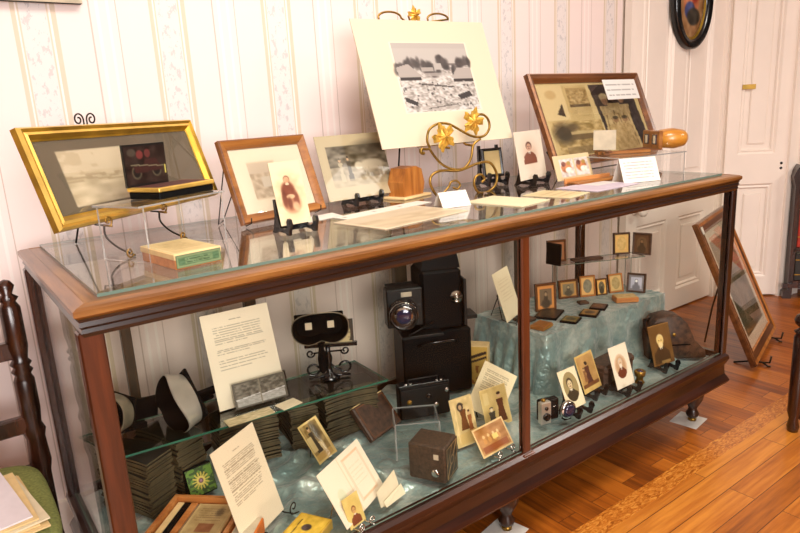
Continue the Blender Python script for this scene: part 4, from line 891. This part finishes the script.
def studio_camera():
    t = thing('studio_camera','largest camera, a tall black reflex plate camera with a hooded top','camera',(1.215,.550,.281),-24)
    mb = MB(); mb.box((-.135,-.06,0),(.115,.10,.235),M['black_leather'],bev=.006); mb.build('lower_case',t)
    mb = MB(); mb.box((-.062,-.062,.236),(.086,.088,.455),M['black_leather'],bev=.012); mb.build('body',t)
    mb = MB(); mb.loft([[(-.055,-.056,.455),(.082,-.056,.455),(.082,.084,.455),(-.055,.084,.455)],[(-.05,-.052,.495),(.076,-.052,.495),(.076,.076,.495),(-.05,.076,.495)],[(-.028,-.036,.535),(.066,-.036,.545),(.066,.06,.545),(-.028,.06,.535)]],M['black_leather'],smooth=False); mb.build('viewing_hood',t)
    mb = MB(); mb.box((-.030,-.04,.545),(.062,.05,.556),M['black_matte'],bev=.002); mb.tube([(.0,-.02,.556),(.0,-.02,.563),(.04,-.02,.563),(.04,-.02,.556)],.002,M['chrome'],n=6); mb.build('hood_lid',t)
    f = MB(); f.box((-.185,-.075,.27),(-.06,-.015,.405),M['black_matte'],bev=.004); fb = f.build('lens_standard',t)
    mb = MB(); mb.box((-.135,-.079,.378),(-.098,-.0745,.394),M['grey_card'],bev=.001); mb.build('maker_plate',fb,label='small pale metal plate')
    mb = MB(); T = TR(-.13,-.075,.325,rx=R(90))@TR(0,0,0,ry=R(-10)); mb.lathe([(.050,0),(.050,.012),(.042,.014),(.042,.045),(.048,.047),(.048,.058),(.038,.058),(.034,.046)],M['black'],T,28); mb.lathe([(.039,.040),(.037,.047),(.028,.053),(.014,.056),(.001,.057)],M['lens'],T,28); mb.lathe([(.049,.0475),(.0492,.049),(.0492,.052),(.049,.0535)],M['chrome'],T,28); mb.build('lens',fb)
    mb = MB()
    for i in range(6):
        y = -.015+.012*i; a = .0 if i%2 else .006; mb.box((-.165+a,y,.285+a),(-.065,y+.012,.395-a),M['black_matte'])
    mb.build('bellows',t)
    mb = MB(); mb.box((.094,-.05,.24),(.106,.07,.41),M['black_matte'],bev=.002); mb.box((.106,-.03,.255),(.150,.05,.27),M['black_matte'],bev=.002); mb.build('side_flap',t)
    mb = MB(); mb.lathe([(.022,0),(.022,.008),(.008,.012),(.006,.018)],M['chrome'],TR(.062,-.062,.355,rx=R(90)),18); mb.tube([(.045,-.066,.345),(.062,-.072,.338),(.08,-.068,.352)],.0025,M['chrome'],n=6); mb.build('focus_knob',t)
    mb = MB(); mb.box((-.145,-.11,.236),(.0,-.062,.246),M['black_matte'],bev=.002); mb.tube([(-.12,-.105,.25),(-.02,-.07,.275)],.003,M['black_matte']); mb.build('bed_plate',t)
    mb = MB(); mb.tube([(-.08,-.062,.19),(-.06,-.085,.205),(.04,-.085,.205),(.06,-.062,.19)],.005,M['black']); mb.build('carry_handle',t)
studio_camera()
# box camera
t = thing('box_camera','worn brown box camera with a decorated front, nearest the front glass','camera',(.838,.105,.284),28)
mb = MB(); mb.box((-.045,-.048,0),(.044,.062,.108),M['box_leather'],bev=.005); mb.build('body',t)
# long side faces the left, the decorated lens face looks right
cv = Cv(44,56,(28,26,24)); 
cv.put(((abs(cv.u-.5)<.44)&(abs(cv.v-.5)<.45)).astype(float)-((abs(cv.u-.5)<.40)&(abs(cv.v-.5)<.42)).astype(float),(180,150,100)); cv.line(.1,.9,.9,.1,.03,(176,146,96)); cv.line(.1,.55,.5,.1,.02,(150,124,80)); cv.line(.5,.92,.9,.5,.02,(150,124,80)); cv.ell(.5,.5,.18,.14,(150,124,84)); cv.ell(.5,.5,.12,.095,(16,16,20))
card('decorated_front',t,.082,.100,cv,z0=.004,y0=-.0495,th=.001,mat='photo')
mb = MB(); mb.lathe([(.012,0),(.012,.004),(.008,.006),(.003,.006)],M['chrome'],TR(-.045,-.018,.030,ry=R(-90)),18); mb.build('winding_knob',t)
mb = MB(); mb.box((-.0462,-.028,.070),(-.045,-.014,.085),M['grey_card']); mb.build('view_window',t)
# acrylic prop behind the box camera
t = thing('acrylic_stand','clear bent acrylic stand behind the worn brown box camera','stand',(.875,.245,.283),-32)
pane('top_plate',(-.06,-.055,.112),(.07,.055,.116),M['acrylic'],t,M['acrylic_edge'],'z')
for s in (-.06,.068): pane('side_plate',(s-.002,-.055,.001),(s+.002,.055,.112),M['acrylic'],t,M['acrylic_edge'],'x')
# film carton
t = thing('film_carton','yellow-ended film carton standing behind the leaning typed card','carton',(1.35,.47,.283),-52)
mb = MB(); mb.box((-.036,-.026,0),(.036,.030,.150),M['manila'],bev=.002); mb.build('carton_body',t)
cv = Cv(30,50,(190,170,120)); cv.rect(.06,0,.28,1,(50,62,96)); cv.rect(.34,.1,.44,1,(120,110,90)); cv.rect(.5,.1,.9,1,(150,134,110)); cv.text(.52,.2,.88,.9,8,(90,80,70),.6); card('left_side',t,.056,.146,cv,z0=.002,th=.0006).rotation_euler = (0,0,R(-90)); t.children[-1].location = (-.0367,.002,0)
cv = Cv(30,50,(212,170,84)); cv.line(.1,.3,.9,.15,.04,(60,40,30)); cv.line(.1,.42,.9,.27,.03,(60,40,30)); cv.noise(.1,.5,.9,.95,7,0,(150,84,40),.5,.9); card('front_side',t,.070,.146,cv,z0=.002,y0=-.0267,th=.0006)
# leaning typed card + photographs
t = thing('typed_card','tilted cream typed card behind the three sepia prints at the middle post','card',(1.165,.262,.292),-20,20)
cv = Cv(56,60,(240,224,184)); cv.text(.15,.14,.85,.55,11,(130,116,90),.6); cc = card('sheet',t,.125,.165,cv); cc.rotation_euler = (0,R(34),0)
mb = MB(); mb.tube([(0,.003,.10),(0,.055,.01),(0,.05,-.012)],.0018,M['wire'],n=6); mb.build('prop',t)
sep = (206,168,96)
t = thing('photograph','yellowed sepia print of figures outdoors, left of the three by the middle post','photograph',(1.005,.150,.290),-5,17)
cv = Cv(50,84,(214,190,134)); cv.noise(.05,.05,.95,.95,8,24); cv.figure(.5,.14,.68,.18,(110,66,34)); cv.ell(.42,.2,.14,.09,(60,50,44)); cv.ell(.42,.21,.07,.05,(190,160,120)); cv.figure(.75,.3,.8,.12,(150,90,50)); cv.poly([(.1,.75),(.95,.7),(.95,.95),(.1,.95)],(214,182,112),.8); cv.line(.2,.2,.15,.9,.02,(230,206,150)); card('photo_print',t,.081,.145,cv,mat='photo')
t = thing('photograph','sepia print of a standing and a seated person, middle of three by the post','photograph',(1.155,.172,.290),-4,17)
cv = Cv(58,70,(222,196,134)); cv.rect(.04,.03,.96,.97,(206,180,116)); cv.noise(.04,.03,.96,.97,7,16); cv.figure(.68,.16,.90,.17,(96,56,34)); cv.figure(.32,.48,.95,.16,(76,70,60)); cv.ell(.32,.55,.05,.05,(236,220,180)); cv.rect(.1,.1,.3,.4,(226,206,150),.6); card('photo_print',t,.105,.125,cv,mat='photo')
t = thing('photograph','orange-toned group photograph leaning at a slant beside the middle post','photograph',(1.045,.066,.291),4,34)
cv = Cv(66,44,(224,192,134)); cv.rect(.05,.07,.95,.93,(176,124,70)); cv.noise(.05,.07,.95,.93,9,24)
for x in (.25,.4,.56,.7): cv.ell(x,.38,.035,.06,(232,196,140)); cv.ell(x,.52,.05,.10,(206,150,84))
cv.rect(.5,.42,.66,.56,(236,206,120)); cv.rect(.1,.68,.9,.88,(150,84,44)); card('photo_print',t,.130,.085,cv,mat='photo')
wire_easel(1.045,.068,.2835,4,.06,'thin wire stand under the orange-toned group photograph',.05,'chrome')
# ---- right half, front
t = thing('pocket_camera','small pocket camera with a shiny metal front right of the middle post','camera',(1.278,.108,.285),-15)
mb = MB(); mb.box((-.008,-.004,0),(.062,.022,.072),M['black_leather'],bev=.004); mb.build('body',t)
mb = MB(); mb.box((-.020,-.026,.004),(.018,-.006,.078),M['tin'],bev=.003); f = mb.build('front_plate',t,label='shiny metal front plate')
mb = MB(); mb.lathe([(.013,0),(.013,.006),(.010,.008),(.006,.006)],M['black'],TR(-.001,-.026,.030,rx=R(90)),18); mb.lathe([(.006,0),(.006,.004),(.003,.005)],M['black'],TR(-.001,-.026,.058,rx=R(90)),12); mb.build('lens',f)
mb = MB(); mb.lathe([(.007,0),(.007,.006),(.004,.008)],M['brass'],TR(-.003,-.012,.078),12); mb.build('knob',t)
mb = MB(); mb.lathe([(.003,0),(.003,.002),(.001,.003)],M['chrome'],TR(.042,-.004,.048,rx=R(90)),10); mb.build('stud',t)
t = thing('lens_ring','small round glass lens in a metal ring standing beside the oval portrait','lens',(1.352,.075,.285),-10)
mb = MB(); T = TR(0,0,.034,rx=R(90)); mb.lathe([(.026,0),(.030,.004),(.030,.014),(.026,.018)],M['chrome'],T,28); mb.build('ring',t); mb = MB(); mb.lathe([(.024,.017),(.018,.023),(.008,.026),(.001,.0265)],M['lens'],T,24); mb.build('lens_glass',t,label='purple-tinted glass')
mb = MB(); mb.box((-.014,-.012,0),(.014,.004,.006),M['black'],bev=.001); mb.build('foot_block',t)
def pcard(label,x,y,z,yaw,tilt,w,h,cv,standlabel,sw=.06):
    t = thing('portrait_card',label,'photograph',(x,y,z+.0205),yaw,tilt); card('photo_print',t,w,h,cv,mat='photo')
    stand(x,y-.002,z,yaw,sw,standlabel,h=.07,k=1.0); return t
cv = Cv(50,74,(240,226,190)); cv.ell(.50,.46,.38,.37,(140,124,84),1,.02); cv.ell(.50,.46,.37,.36,(158,142,98),1,.05); cv.bust(.47,.38,.24,(222,200,156),(60,50,36),(62,52,36),1.55); cv.put(((((cv.u-.5)/.385)**2+((cv.v-.46)/.375)**2)>1).astype(float),(240,226,190))
pcard('white portrait card with a grey oval bust, just right of the glass lens',1.416,.078,.281,.8,23,.088,.128,cv,'black plate stand under the grey oval portrait card')
cv = Cv(54,72,(218,184,112)); cv.rect(.06,.05,.94,.88,(186,146,88)); cv.noise(.06,.05,.94,.88,6,18); cv.figure(.48,.22,.80,.17,(86,50,40)); cv.figure(.30,.35,.72,.09,(140,96,60)); cv.rect(.06,.78,.94,.88,(120,76,44)); cv.ell(.5,.28,.07,.04,(60,40,30))
pcard('yellow-brown card showing a couple, standing behind the grey oval portrait',1.560,.124,.281,5.5,21,.104,.130,cv,'black plate stand under the yellow-brown card of a couple')
cv = Cv(52,78,(244,232,210)); cv.ell(.47,.50,.30,.26,(190,150,110),.9,.25); cv.bust(.47,.42,.18,(226,196,160),(206,196,180),(110,56,36),1.5,beard=(236,226,210)); cv.put(((((cv.u-.47)/.33)**2+((cv.v-.5)/.29)**2)>1).astype(float),(244,232,210))
pcard('white card with a vignetted bust of a bearded person, third card from the middle post',1.664,.066,.281,0,18,.098,.146,cv,'black plate stand under the white vignetted portrait card')
cv = Cv(56,78,(112,80,42)); cv.noise(0,0,1,1,5,10); cv.bust(.47,.40,.26,(226,196,124),(226,200,140),(74,52,30),1.5,beard=(236,214,160)); cv.rect(0,0,1,.02,(150,110,60)); cv.rect(.4,.9,.8,.96,(180,150,90),.6)
pcard('dark brown portrait of a white-bearded person, rightmost card in the case',1.935,.088,.279,-9,16,.108,.150,cv,'black plate stand under the dark white-beard portrait')
t = thing('brass_lens','small brass lens barrel standing right of the vignetted portrait','lens',(1.755,.075,.284),-10)
mb = MB(); mb.lathe([(.016,0),(.018,.004),(.012,.010),(.012,.024),(.018,.028),(.020,.044),(.016,.048),(.013,.044)],M['brass'],n=22); mb.build('barrel',t); mb = MB(); mb.lathe([(.013,.040),(.010,.046),(.004,.049),(.001,.0495)],M['lens'],n=18); mb.build('glass',t)
# leather cases behind the cards
def blob(name,label,cat,loc,yaw,prof,y0,y1,m,rest=None):
    t = thing(name,label,cat,loc,yaw); n = len(prof); mb = MB(); cx = sum(p[0] for p in prof)/n; cz = sum(p[1] for p in prof)/n; secs = []
    for y,k in ((y0,.88),(y0+.006,.97),(y0+.014,1),(y1-.014,1),(y1-.006,.97),(y1,.88)): secs.append([(cx+(p[0]-cx)*k,y,(cz+(p[1]-cz)*k) if p[1] > .003 else p[1]) for p in prof])
    mb.loft(secs,m); mb.build('case_body',t); return t
t = blob('leather_case','tall brown leather camera case with a rounded top at the right end of the case','camera case',(2.062,.158,.281),-36,[(-.085,0),(-.09,.07),(-.085,.138),(-.060,.166),(-.01,.176),(.03,.168),(.060,.138),(.092,.07),(.135,.025),(.14,0)],-.045,.045,M['brown_leather'])
mb = MB(); mb.lathe([(.007,0),(.007,.003),(.003,.004)],M['brass'],TR(.005,-.046,.10,rx=R(90)),12); mb.build('snap',t); mb = MB(); mb.tube([(-.083,-.03,.10),(-.10,-.03,.128),(-.094,.0,.148),(-.06,.01,.150)],.008,M['black_leather']); mb.build('strap',t)
mb = MB(); mb.box((-.07,-.047,.055),(.07,-.0445,.060),M['black_leather']); mb.build('flap_edge',t)
t = thing('leather_case','low dark leather case lying behind the vignetted portrait','camera case',(1.735,.165,.281),4)
mb = MB(); mb.box((-.11,-.035,0),(.075,.05,.080),M['brown_leather'],bev=.012); mb.build('case_body',t); mb = MB(); mb.box((-.112,-.037,.05),(.077,.052,.083),M['brown_leather'],bev=.010); mb.build('lid',t); mb = MB(); mb.box((-.03,-.040,.02),(-.012,-.036,.07),M['black_leather'],bev=.001); mb.build('buckle_strap',t)

# ------------------------------------------------------------------ on the riser
RZ = .4905
def cased(x,y,z,yaw,tilt,w,h,label,face,border=(176,128,70),oval=True,edge='box_wood',group='cased photographs standing in a row on the riser',depth=.012,mat='photo'):
    t = thing('cased_photograph',label,'cased photograph',(x,y,z),yaw,tilt,group); b = .10*w
    ring_frame(w,h,[(0,depth),(0,0),(.003,-.003),(b*.6,-.002),(b,0),(b,depth)],[M['brown_leather'],M[edge],M[edge],M[edge],M['black'],M['brown_leather']],'case_rim',t)
    cv = Cv(34,40,border); cv.rect(.04,.04,.96,.96,tuple(min(255,q*1.15) for q in border))
    c1 = tuple(q*.62 for q in face)
    if oval: cv.ell(.5,.5,.34,.38,face,1,.04)
    else: cv.rect(.16,.14,.84,.86,face)
    if oval == 2: cv.noise(.2,.2,.8,.8,6,18)
    else:
        cv.ell(.5,.78,.26,.20,c1,1,.2); cv.ell(.5,.55,.12,.16,c1,1,.2); cv.ell(.5,.36,.10,.10,tuple(q*.4 for q in face)); cv.ell(.5,.38,.08,.085,tuple(min(255,q*1.3) for q in face))
    card('image_plate',t,w-2*b,h-2*b,cv,z0=b,y0=.002,mat=mat); mb = MB(); mb.box((-w/2+b*.5,.006,b*.5),(w/2-b*.5,depth,h-b*.5),M['black_leather']); mb.build('backing',t)
    return t
cased(1.677,.435,RZ,-23.5,5,.086,.108,'tall orange-brown cased portrait, first of the row beside the middle post',(120,100,76),(190,126,66),False,'chest')
cased(1.867,.480,RZ,-25.5,9.8,.084,.076,'wide cased portrait with a brown rim, second of the row on the riser',(140,124,92),(176,130,70),False,'chest')
cased(1.937,.440,RZ,-27.5,8.5,.067,.086,'cased picture with a grey oval, third of the row on the riser',(134,128,104),(206,160,96),2,'box_wood')
cased(1.993,.412,RZ,-22.4,10.5,.049,.068,'smallest cased portrait with a tiny oval, fourth of the row',(110,100,76),(214,164,90),True,'chest')
cased(2.065,.393,RZ,-20.3,14,.067,.078,'tan scalloped case standing fifth in the row',(170,146,96),(186,156,104),2,'box_wood')
cased(2.112,.338,RZ,-67,10,.074,.080,'dark-rimmed bright silvery plate of seated figures at the right end of the row',(196,198,214),(120,116,120),False,'brown_leather')
t = thing('cased_photograph','closed tan case lying tilted in front of the row, near the riser front edge','cased photograph',(1.985,.300,RZ),-35)
mb = MB(); mb.box((-.045,-.028,0),(.045,.028,.020),M['box_wood'],bev=.003); mb.build('case_base',t); o = card('cover_plate',t,.080,.048,Cv(24,16,(206,176,118)).noise(.1,.1,.9,.9,7,24),z0=0,th=.002); o.rotation_euler=(-math.pi/2,0,0); o.location=(0,-.024,.0225)
# acrylic shelf holding the hinged pair
t = thing('acrylic_stand','tall clear acrylic stand on the riser holding the hinged pair of cases','stand',(2.02,.435,RZ),-25)
pane('top_plate',(-.215,-.045,.1465),(.165,.045,.1495),M['acrylic'],t,None,'z')
for s in (-.20,.13): pane('side_plate',(s-.0015,.0,.001),(s+.0015,.045,.1465),M['acrylic'],t,None,'x')
cased(2.118,.412,.641,-34,4,.070,.090,'left half of the hinged pair, with a golden blank mat, on the tall acrylic stand',(206,170,100),(196,156,88),2,'brown_leather','hinged pair of cased photographs')
cased(2.160,.350,.641,-72,4,.074,.090,'right half of the hinged pair, with a dark portrait, on the tall acrylic stand',(110,84,58),(84,58,40),True,'brown_leather','hinged pair of cased photographs')
cased(1.839,.520,.641,-26,4,.080,.090,'open dark case with a brown-rimmed portrait, standing alone left of the hinged pair',(120,104,84),(150,96,60),False,'chest',None)
t = thing('case_cover','black folded case cover standing beside the lone brown-rimmed portrait','case cover',(1.792,.500,.641),-88,3)
mb = MB(); mb.box((-.036,-.003,0),(.036,.003,.088),M['black_leather'],bev=.001); mb.build('cover_board',t)
t = thing('slim_tray','slim brown tray lying on the tall acrylic stand','tray',(1.945,.455,.6405),-25)
mb = MB(); mb.box((-.065,-.016,0),(.065,.020,.010),M['brown_leather'],bev=.002); mb.build('tray_body',t)
# flat cased pictures on the cloth
flats = [((1.609,.330),.118,.085,25,'dark open case with a small bright plate lying flat nearest the tall orange-brown portrait',(40,34,30),(70,60,46)),
 ((1.735,.248),.075,.066,25,'gold-matted flat case lying at the riser front edge, middle of the flat ones',(150,112,50),(80,64,40)),
 ((1.822,.275),.070,.060,25,'dark reddish flat case lying right of the gold-matted one',(74,42,28),(110,76,50)),
 ((1.625,.252),.070,.062,22,'greenish-gold flat case lying at the front edge below the dark open case',(130,112,54),(70,70,46))]
for (x,y),w,h,yaw,lab,c1,c2 in flats:
    t = thing('flat_case',lab,'cased photograph',(x,y,RZ),yaw,0,'cased photographs lying flat on the riser')
    mb = MB(); mb.box((0,0,0),(w,h,.008),M['black_leather'],bev=.002); mb.build('case_base',t)
    cv = Cv(30,26,tuple(q*.6 for q in c1)); cv.rect(.08,.08,.92,.92,c1); cv.ell(.5,.5,.28,.32,c2); cv.noise(.1,.1,.9,.9,6,20); o = card('image_plate',t,w-.008,h-.008,cv,x0=.004,th=.001,mat='photo'); o.rotation_euler=(-math.pi/2,0,0); o.location=(0,.004,.0092)
t = thing('flat_case','tiny reddish closed case lying between the row and the flat cases','cased photograph',(1.845,.395,RZ),-25)
mb = MB(); mb.box((-.02,-.016,0),(.02,.016,.010),M['brown_leather'],bev=.002); mb.build('case_body',t)
t = thing('flat_case','bright orange closed case lying at the left front corner of the riser','cased photograph',(1.515,.318,RZ),12)
mb = MB(); mb.box((-.035,-.028,0),(.035,.028,.016),M['honey'],bev=.003); mb.build('case_body',t); mb = MB(); mb.box((-.034,-.029,.006),(.034,-.0275,.009),M['gold']); mb.build('clasp_band',t)
t = thing('flat_case','dark flat case at the far left edge of the riser beside the middle post','cased photograph',(1.535,.415,RZ),0)
mb = MB(); mb.box((-.035,-.03,0),(.03,.03,.012),M['brown_leather'],bev=.003); mb.build('case_body',t)
# leaning typed card on its stand
t = thing('typed_card','tall cream typed card leaning on a scrolled wire stand left of the riser row','card',(1.522,.455,RZ+.008),23,18)
cv = Cv(40,56,(240,226,190)); cv.text(.2,.2,.8,.6,7,(210,190,150),.5); card('sheet',t,.150,.185,cv)
wire_easel(1.522,.455,RZ,23,.12,'dark scrolled wire stand under the tall typed card on the riser',.09,hr=.016)

# ------------------------------------------------------------------ large frame leaning at the right end
t = thing('picture_frame','big brown wooden frame standing tilted on the floor at the right end of the case','picture frame',(3.055,.225,.028),16.4,24)
ring_frame(.605,.715,[(0,.012),(0,-.010),(.006,-.016),(.022,-.012),(.050,-.006),(.058,-.010),(.064,0),(.064,.012)],[M['chest'],M['chest'],M['honey_v'],M['chest'],M['chest'],M['honey_v'],M['gold'],M['chest']],'wooden_moulding',t)
cv = Cv(70,84,(236,222,194)); cv.rect(.10,.09,.90,.91,(120,104,74)); cv.noise(.10,.09,.90,.91,7,24); cv.rect(.10,.09,.90,.4,(150,140,110),.6); cv.noise(.10,.4,.90,.91,10,0,(70,74,50),.5,.6); cv.rect(.10,.80,.90,.91,(110,90,60),.5)
card('print_sheet',t,.485,.595,cv,z0=.060,y0=-.002,mat='photo'); pane('glass',(-.243,-.0055,.059),(.243,-.004,.656),M['pic_glass'],t,None,'y')
mb = MB(); mb.box((-.29,.002,.01),(.29,.010,.705),M['chest']); mb.build('backing',t); mb = MB(); mb.box((-.275,-.0148,.655),(-.245,-.0135,.69),M['white_paper']); mb.build('number_sticker',t,label='small white sticker')
e = thing('floor_easel','low dark wire easel holding up the big leaning frame','easel',(3.055,.225,0),16.4)
for s in (-1,1):
    mb = MB(); x = s*.19; mb.tube([(x,-.055,.055),(x,-.05,.022),(x,-.02,.018),(x,.02,.018),(x,.045,.06),(x*.6,.21,.42)],.0045,M['wire']); mb.tube([(x,-.02,.018),(x,-.045,.003),(x,-.055,.003)],.0045,M['wire']); mb.tube([(x,.02,.018),(x*1.1,.10,.003)],.0045,M['wire']); mb.build('front_leg',e)
mb = MB(); mb.tube([(0,.206,.41),(0,.25,.20),(0,.275,.005)],.0045,M['wire']); mb.tube([(-.118,.206,.41),(.118,.206,.41)],.0045,M['wire']); mb.build('back_leg',e)

# ------------------------------------------------------------------ bookcase at the far right
t = thing('bookcase','dark wooden open bookcase in the far right corner beyond the white doorway','bookcase',(4.035,.545,0),-52)
mb = MB(); mb.prism([(-.02,0),(-.02,.04),(.005,.06),(.0,.70),(-.015,.76),(.0,.80),(.02,.83),(.035,.80),(.03,0)],0,.28,M['dark_wood']); mb.build('side_panel',t)
mb = MB(); mb.box((.62,0,0),(.65,.28,.82),M['dark_wood']); mb.build('side_panel',t)
for z in (.09,.30,.66): mb = MB(); mb.box((.02,.0,z),(.63,.28,z+.025),M['dark_wood']); mb.build('shelf',t)
mb = MB(); mb.box((-.03,-.02,.075),(.66,.0,.10),M['dark_wood']); mb.build('plinth',t)
ca,sa = math.cos(R(-52)),math.sin(R(-52))
bi = 0
for z,m,hh,lab in ((.3255,'red_book',.31,'thick red book first on the upper shelf of the bookcase'),(.3255,'red_book',.29,'thinner red book beside the thick red one on the upper shelf'),(.1155,'dark_book',.17,'dark green book first on the lower shelf of the bookcase'),(.1155,'dark_book',.165,'black-brown book second on the lower shelf of the bookcase')):
    x = .038+(bi%2)*.075; bi += 1; p = (4.035+x*ca, .545+x*sa)
    b_ = thing('book',lab,'book',(p[0],p[1],z),-52)
    mb = MB(); mb.box((0,.012,0),(.062,.20,hh),M[m],bev=.003); mb.build('cover',b_); mb = MB(); mb.box((.006,.02,.004),(.056,.198,hh+.0005),M['cream_paper']); mb.build('pages',b_)
    for k in (.2,.75): mb = MB(); mb.box((-.0004,.0112,hh*k),(.0624,.0135,hh*k+.006),M['gold']); mb.build('spine_band',b_)
# small dark post with a finial (end of a low stand) at the right edge
t = thing('low_stand','dark low wooden stand with ball finials, cut by the right edge of the photo','stand',(2.335,-.210,0),-50)
for x in (.0,.36):
    mb = MB(); mb.lathe([(.018,0),(.022,.02),(.016,.05),(.024,.08),(.024,.38),(.018,.392),(.026,.402),(.012,.412),(.010,.418),(.024,.432),(.028,.446),(.022,.462),(.006,.474)],M['dark_wood'],TR(x,0,0),18); mb.build('turned_post',t)
mb = MB(); mb.box((.015,-.012,.05),(.345,.012,.37),M['dark_wood'],bev=.003); mb.build('side_panel',t)

# ------------------------------------------------------------------ chair at the left with papers
t = thing('side_chair','dark turned-post wooden chair with a green cushion at the left end of the case','chair',(-.247,.40,0))
pr = [(.020,0),(.020,.40),(.026,.43),(.022,.50),(.027,.52),(.020,.54),(.024,.58),(.024,.66),(.018,.675),(.025,.685),(.018,.695),(.025,.705),(.018,.715),(.024,.75),(.024,.85),(.016,.865),(.024,.875),(.012,.885),(.020,.905),(.012,.918),(.002,.922)]
for x in (.200,-.19):
    mb = MB(); mb.lathe(pr,M['dark_wood'],TR(x,.25,0),18); mb.build('back_post',t)
for x in (.175,-.19):
    mb = MB(); mb.lathe([(.016,0),(.022,.05),(.016,.10),(.024,.20),(.018,.36),(.024,.42)],M['dark_wood'],TR(x,-.20,0),16); mb.build('front_leg',t)
for z in (.72,.52): mb = MB(); mb.box((-.18,.238,z),(.19,.262,z+.045),M['dark_wood'],bev=.004); mb.build('back_rail',t)
mb = MB(); mb.box((-.10,.244,.46),(.105,.256,.72),M['chestnut_z'],bev=.003); mb.build('back_splat',t,label='red-brown back splat')
mb = MB(); mb.box((-.21,-.22,.395),(.195,.27,.425),M['dark_wood'],bev=.006); mb.build('seat_frame',t)
mb = MB(); secs = []
for z,k in ((.426,.93),(.434,.99),(.448,1.0),(.462,.98),(.472,.9),(.477,.7)):
    ring = []
    for i in range(40):
        q = 2*math.pi*i/40; c_,s_ = math.cos(q),math.sin(q); ring.append((-.01+.205*k*abs(c_)**.45*(1 if c_>0 else -1),-.005+.225*k*abs(s_)**.45*(1 if s_>0 else -1),z))
    secs.append(ring)
mb.loft(secs,M['green_cushion']); mb.build('seat_cushion',t)
def sheets(items):
    for k,(x1,y0,y1,rz_,m,lab) in enumerate(items):
        mb = MB(); mb.box((-.21,y0,0),(0,y1,.0035),M[m]); o = mb.build('paper_sheet'); o.location = (x1,.40,.4785+k*.0042); o.rotation_euler = (0,0,R(rz_)); tag(o,lab,'paper','loose papers piled on the green chair cushion')
sheets([(-.096,-.17,.10,6,'manila','bottom manila sheet of the pile on the green cushion'),(-.104,-.16,.095,3,'manila','second manila sheet up, turned slightly, in the cushion pile'),(-.100,-.155,.11,9,'cream_paper','cream sheet third from the bottom of the cushion pile'),(-.108,-.15,.10,5,'manila','manila sheet just below the top one in the cushion pile'),(-.124,-.14,.13,8,'lav_paper','white-lilac top sheet of the paper pile on the green cushion')])

# ------------------------------------------------------------------ light and camera
def area(name,loc,rot,size,sy,power,col):
    l = bpy.data.lights.new(name,'AREA'); l.shape = 'RECTANGLE'; l.size = size; l.size_y = sy; l.energy = power; l.color = col
    o = bpy.data.objects.new(name,l); C.objects.link(o); o.location = loc; o.rotation_euler = rot; return o
area('overhead_light',(1.0,-.75,2.85),(0,0,0),1.4,.9,62,(1,.95,.88))
area('overhead_light',(4.4,-2.6,2.85),(0,0,0),1.0,1.0,85,(1,.94,.86))  # added overhead light that brightens the white doors, no known fixture
area('rear_fill',(-.8,-4.1,1.7),(R(90),0,0),2.2,1.5,178,(1,.95,.935))  # added frontal fill from behind the camera, not a known window
w = bpy.data.worlds.new('World'); bpy.context.scene.world = w; w.use_nodes = True; w.node_tree.nodes['Background'].inputs[0].default_value = (1,.95,.9,1); w.node_tree.nodes['Background'].inputs[1].default_value = .3
cam = bpy.data.cameras.new('Camera'); co = bpy.data.objects.new('Camera',cam); C.objects.link(co); bpy.context.scene.camera = co
cam.sensor_fit = 'HORIZONTAL'; cam.sensor_width = 36; cam.lens = 642.2/800*36; cam.clip_start = .01
yaw,pitch,roll = .6259,.2370,-.0551
f = Vector((math.sin(yaw)*math.cos(pitch),math.cos(yaw)*math.cos(pitch),-math.sin(pitch))); r_ = Vector((math.cos(yaw),-math.sin(yaw),0)); u = r_.cross(f)
r2 = math.cos(roll)*r_+math.sin(roll)*u; u2 = -math.sin(roll)*r_+math.cos(roll)*u
co.matrix_world = Matrix(((r2.x,u2.x,-f.x,-.1579),(r2.y,u2.y,-f.y,-1.1548),(r2.z,u2.z,-f.z,1.2694),(0,0,0,1)))
sc = bpy.context.scene; sc.view_settings.view_transform = 'Standard'; sc.view_settings.look = 'None'; sc.view_settings.exposure = 0.08; sc.view_settings.gamma = 1; sc.view_settings.use_curve_mapping = False
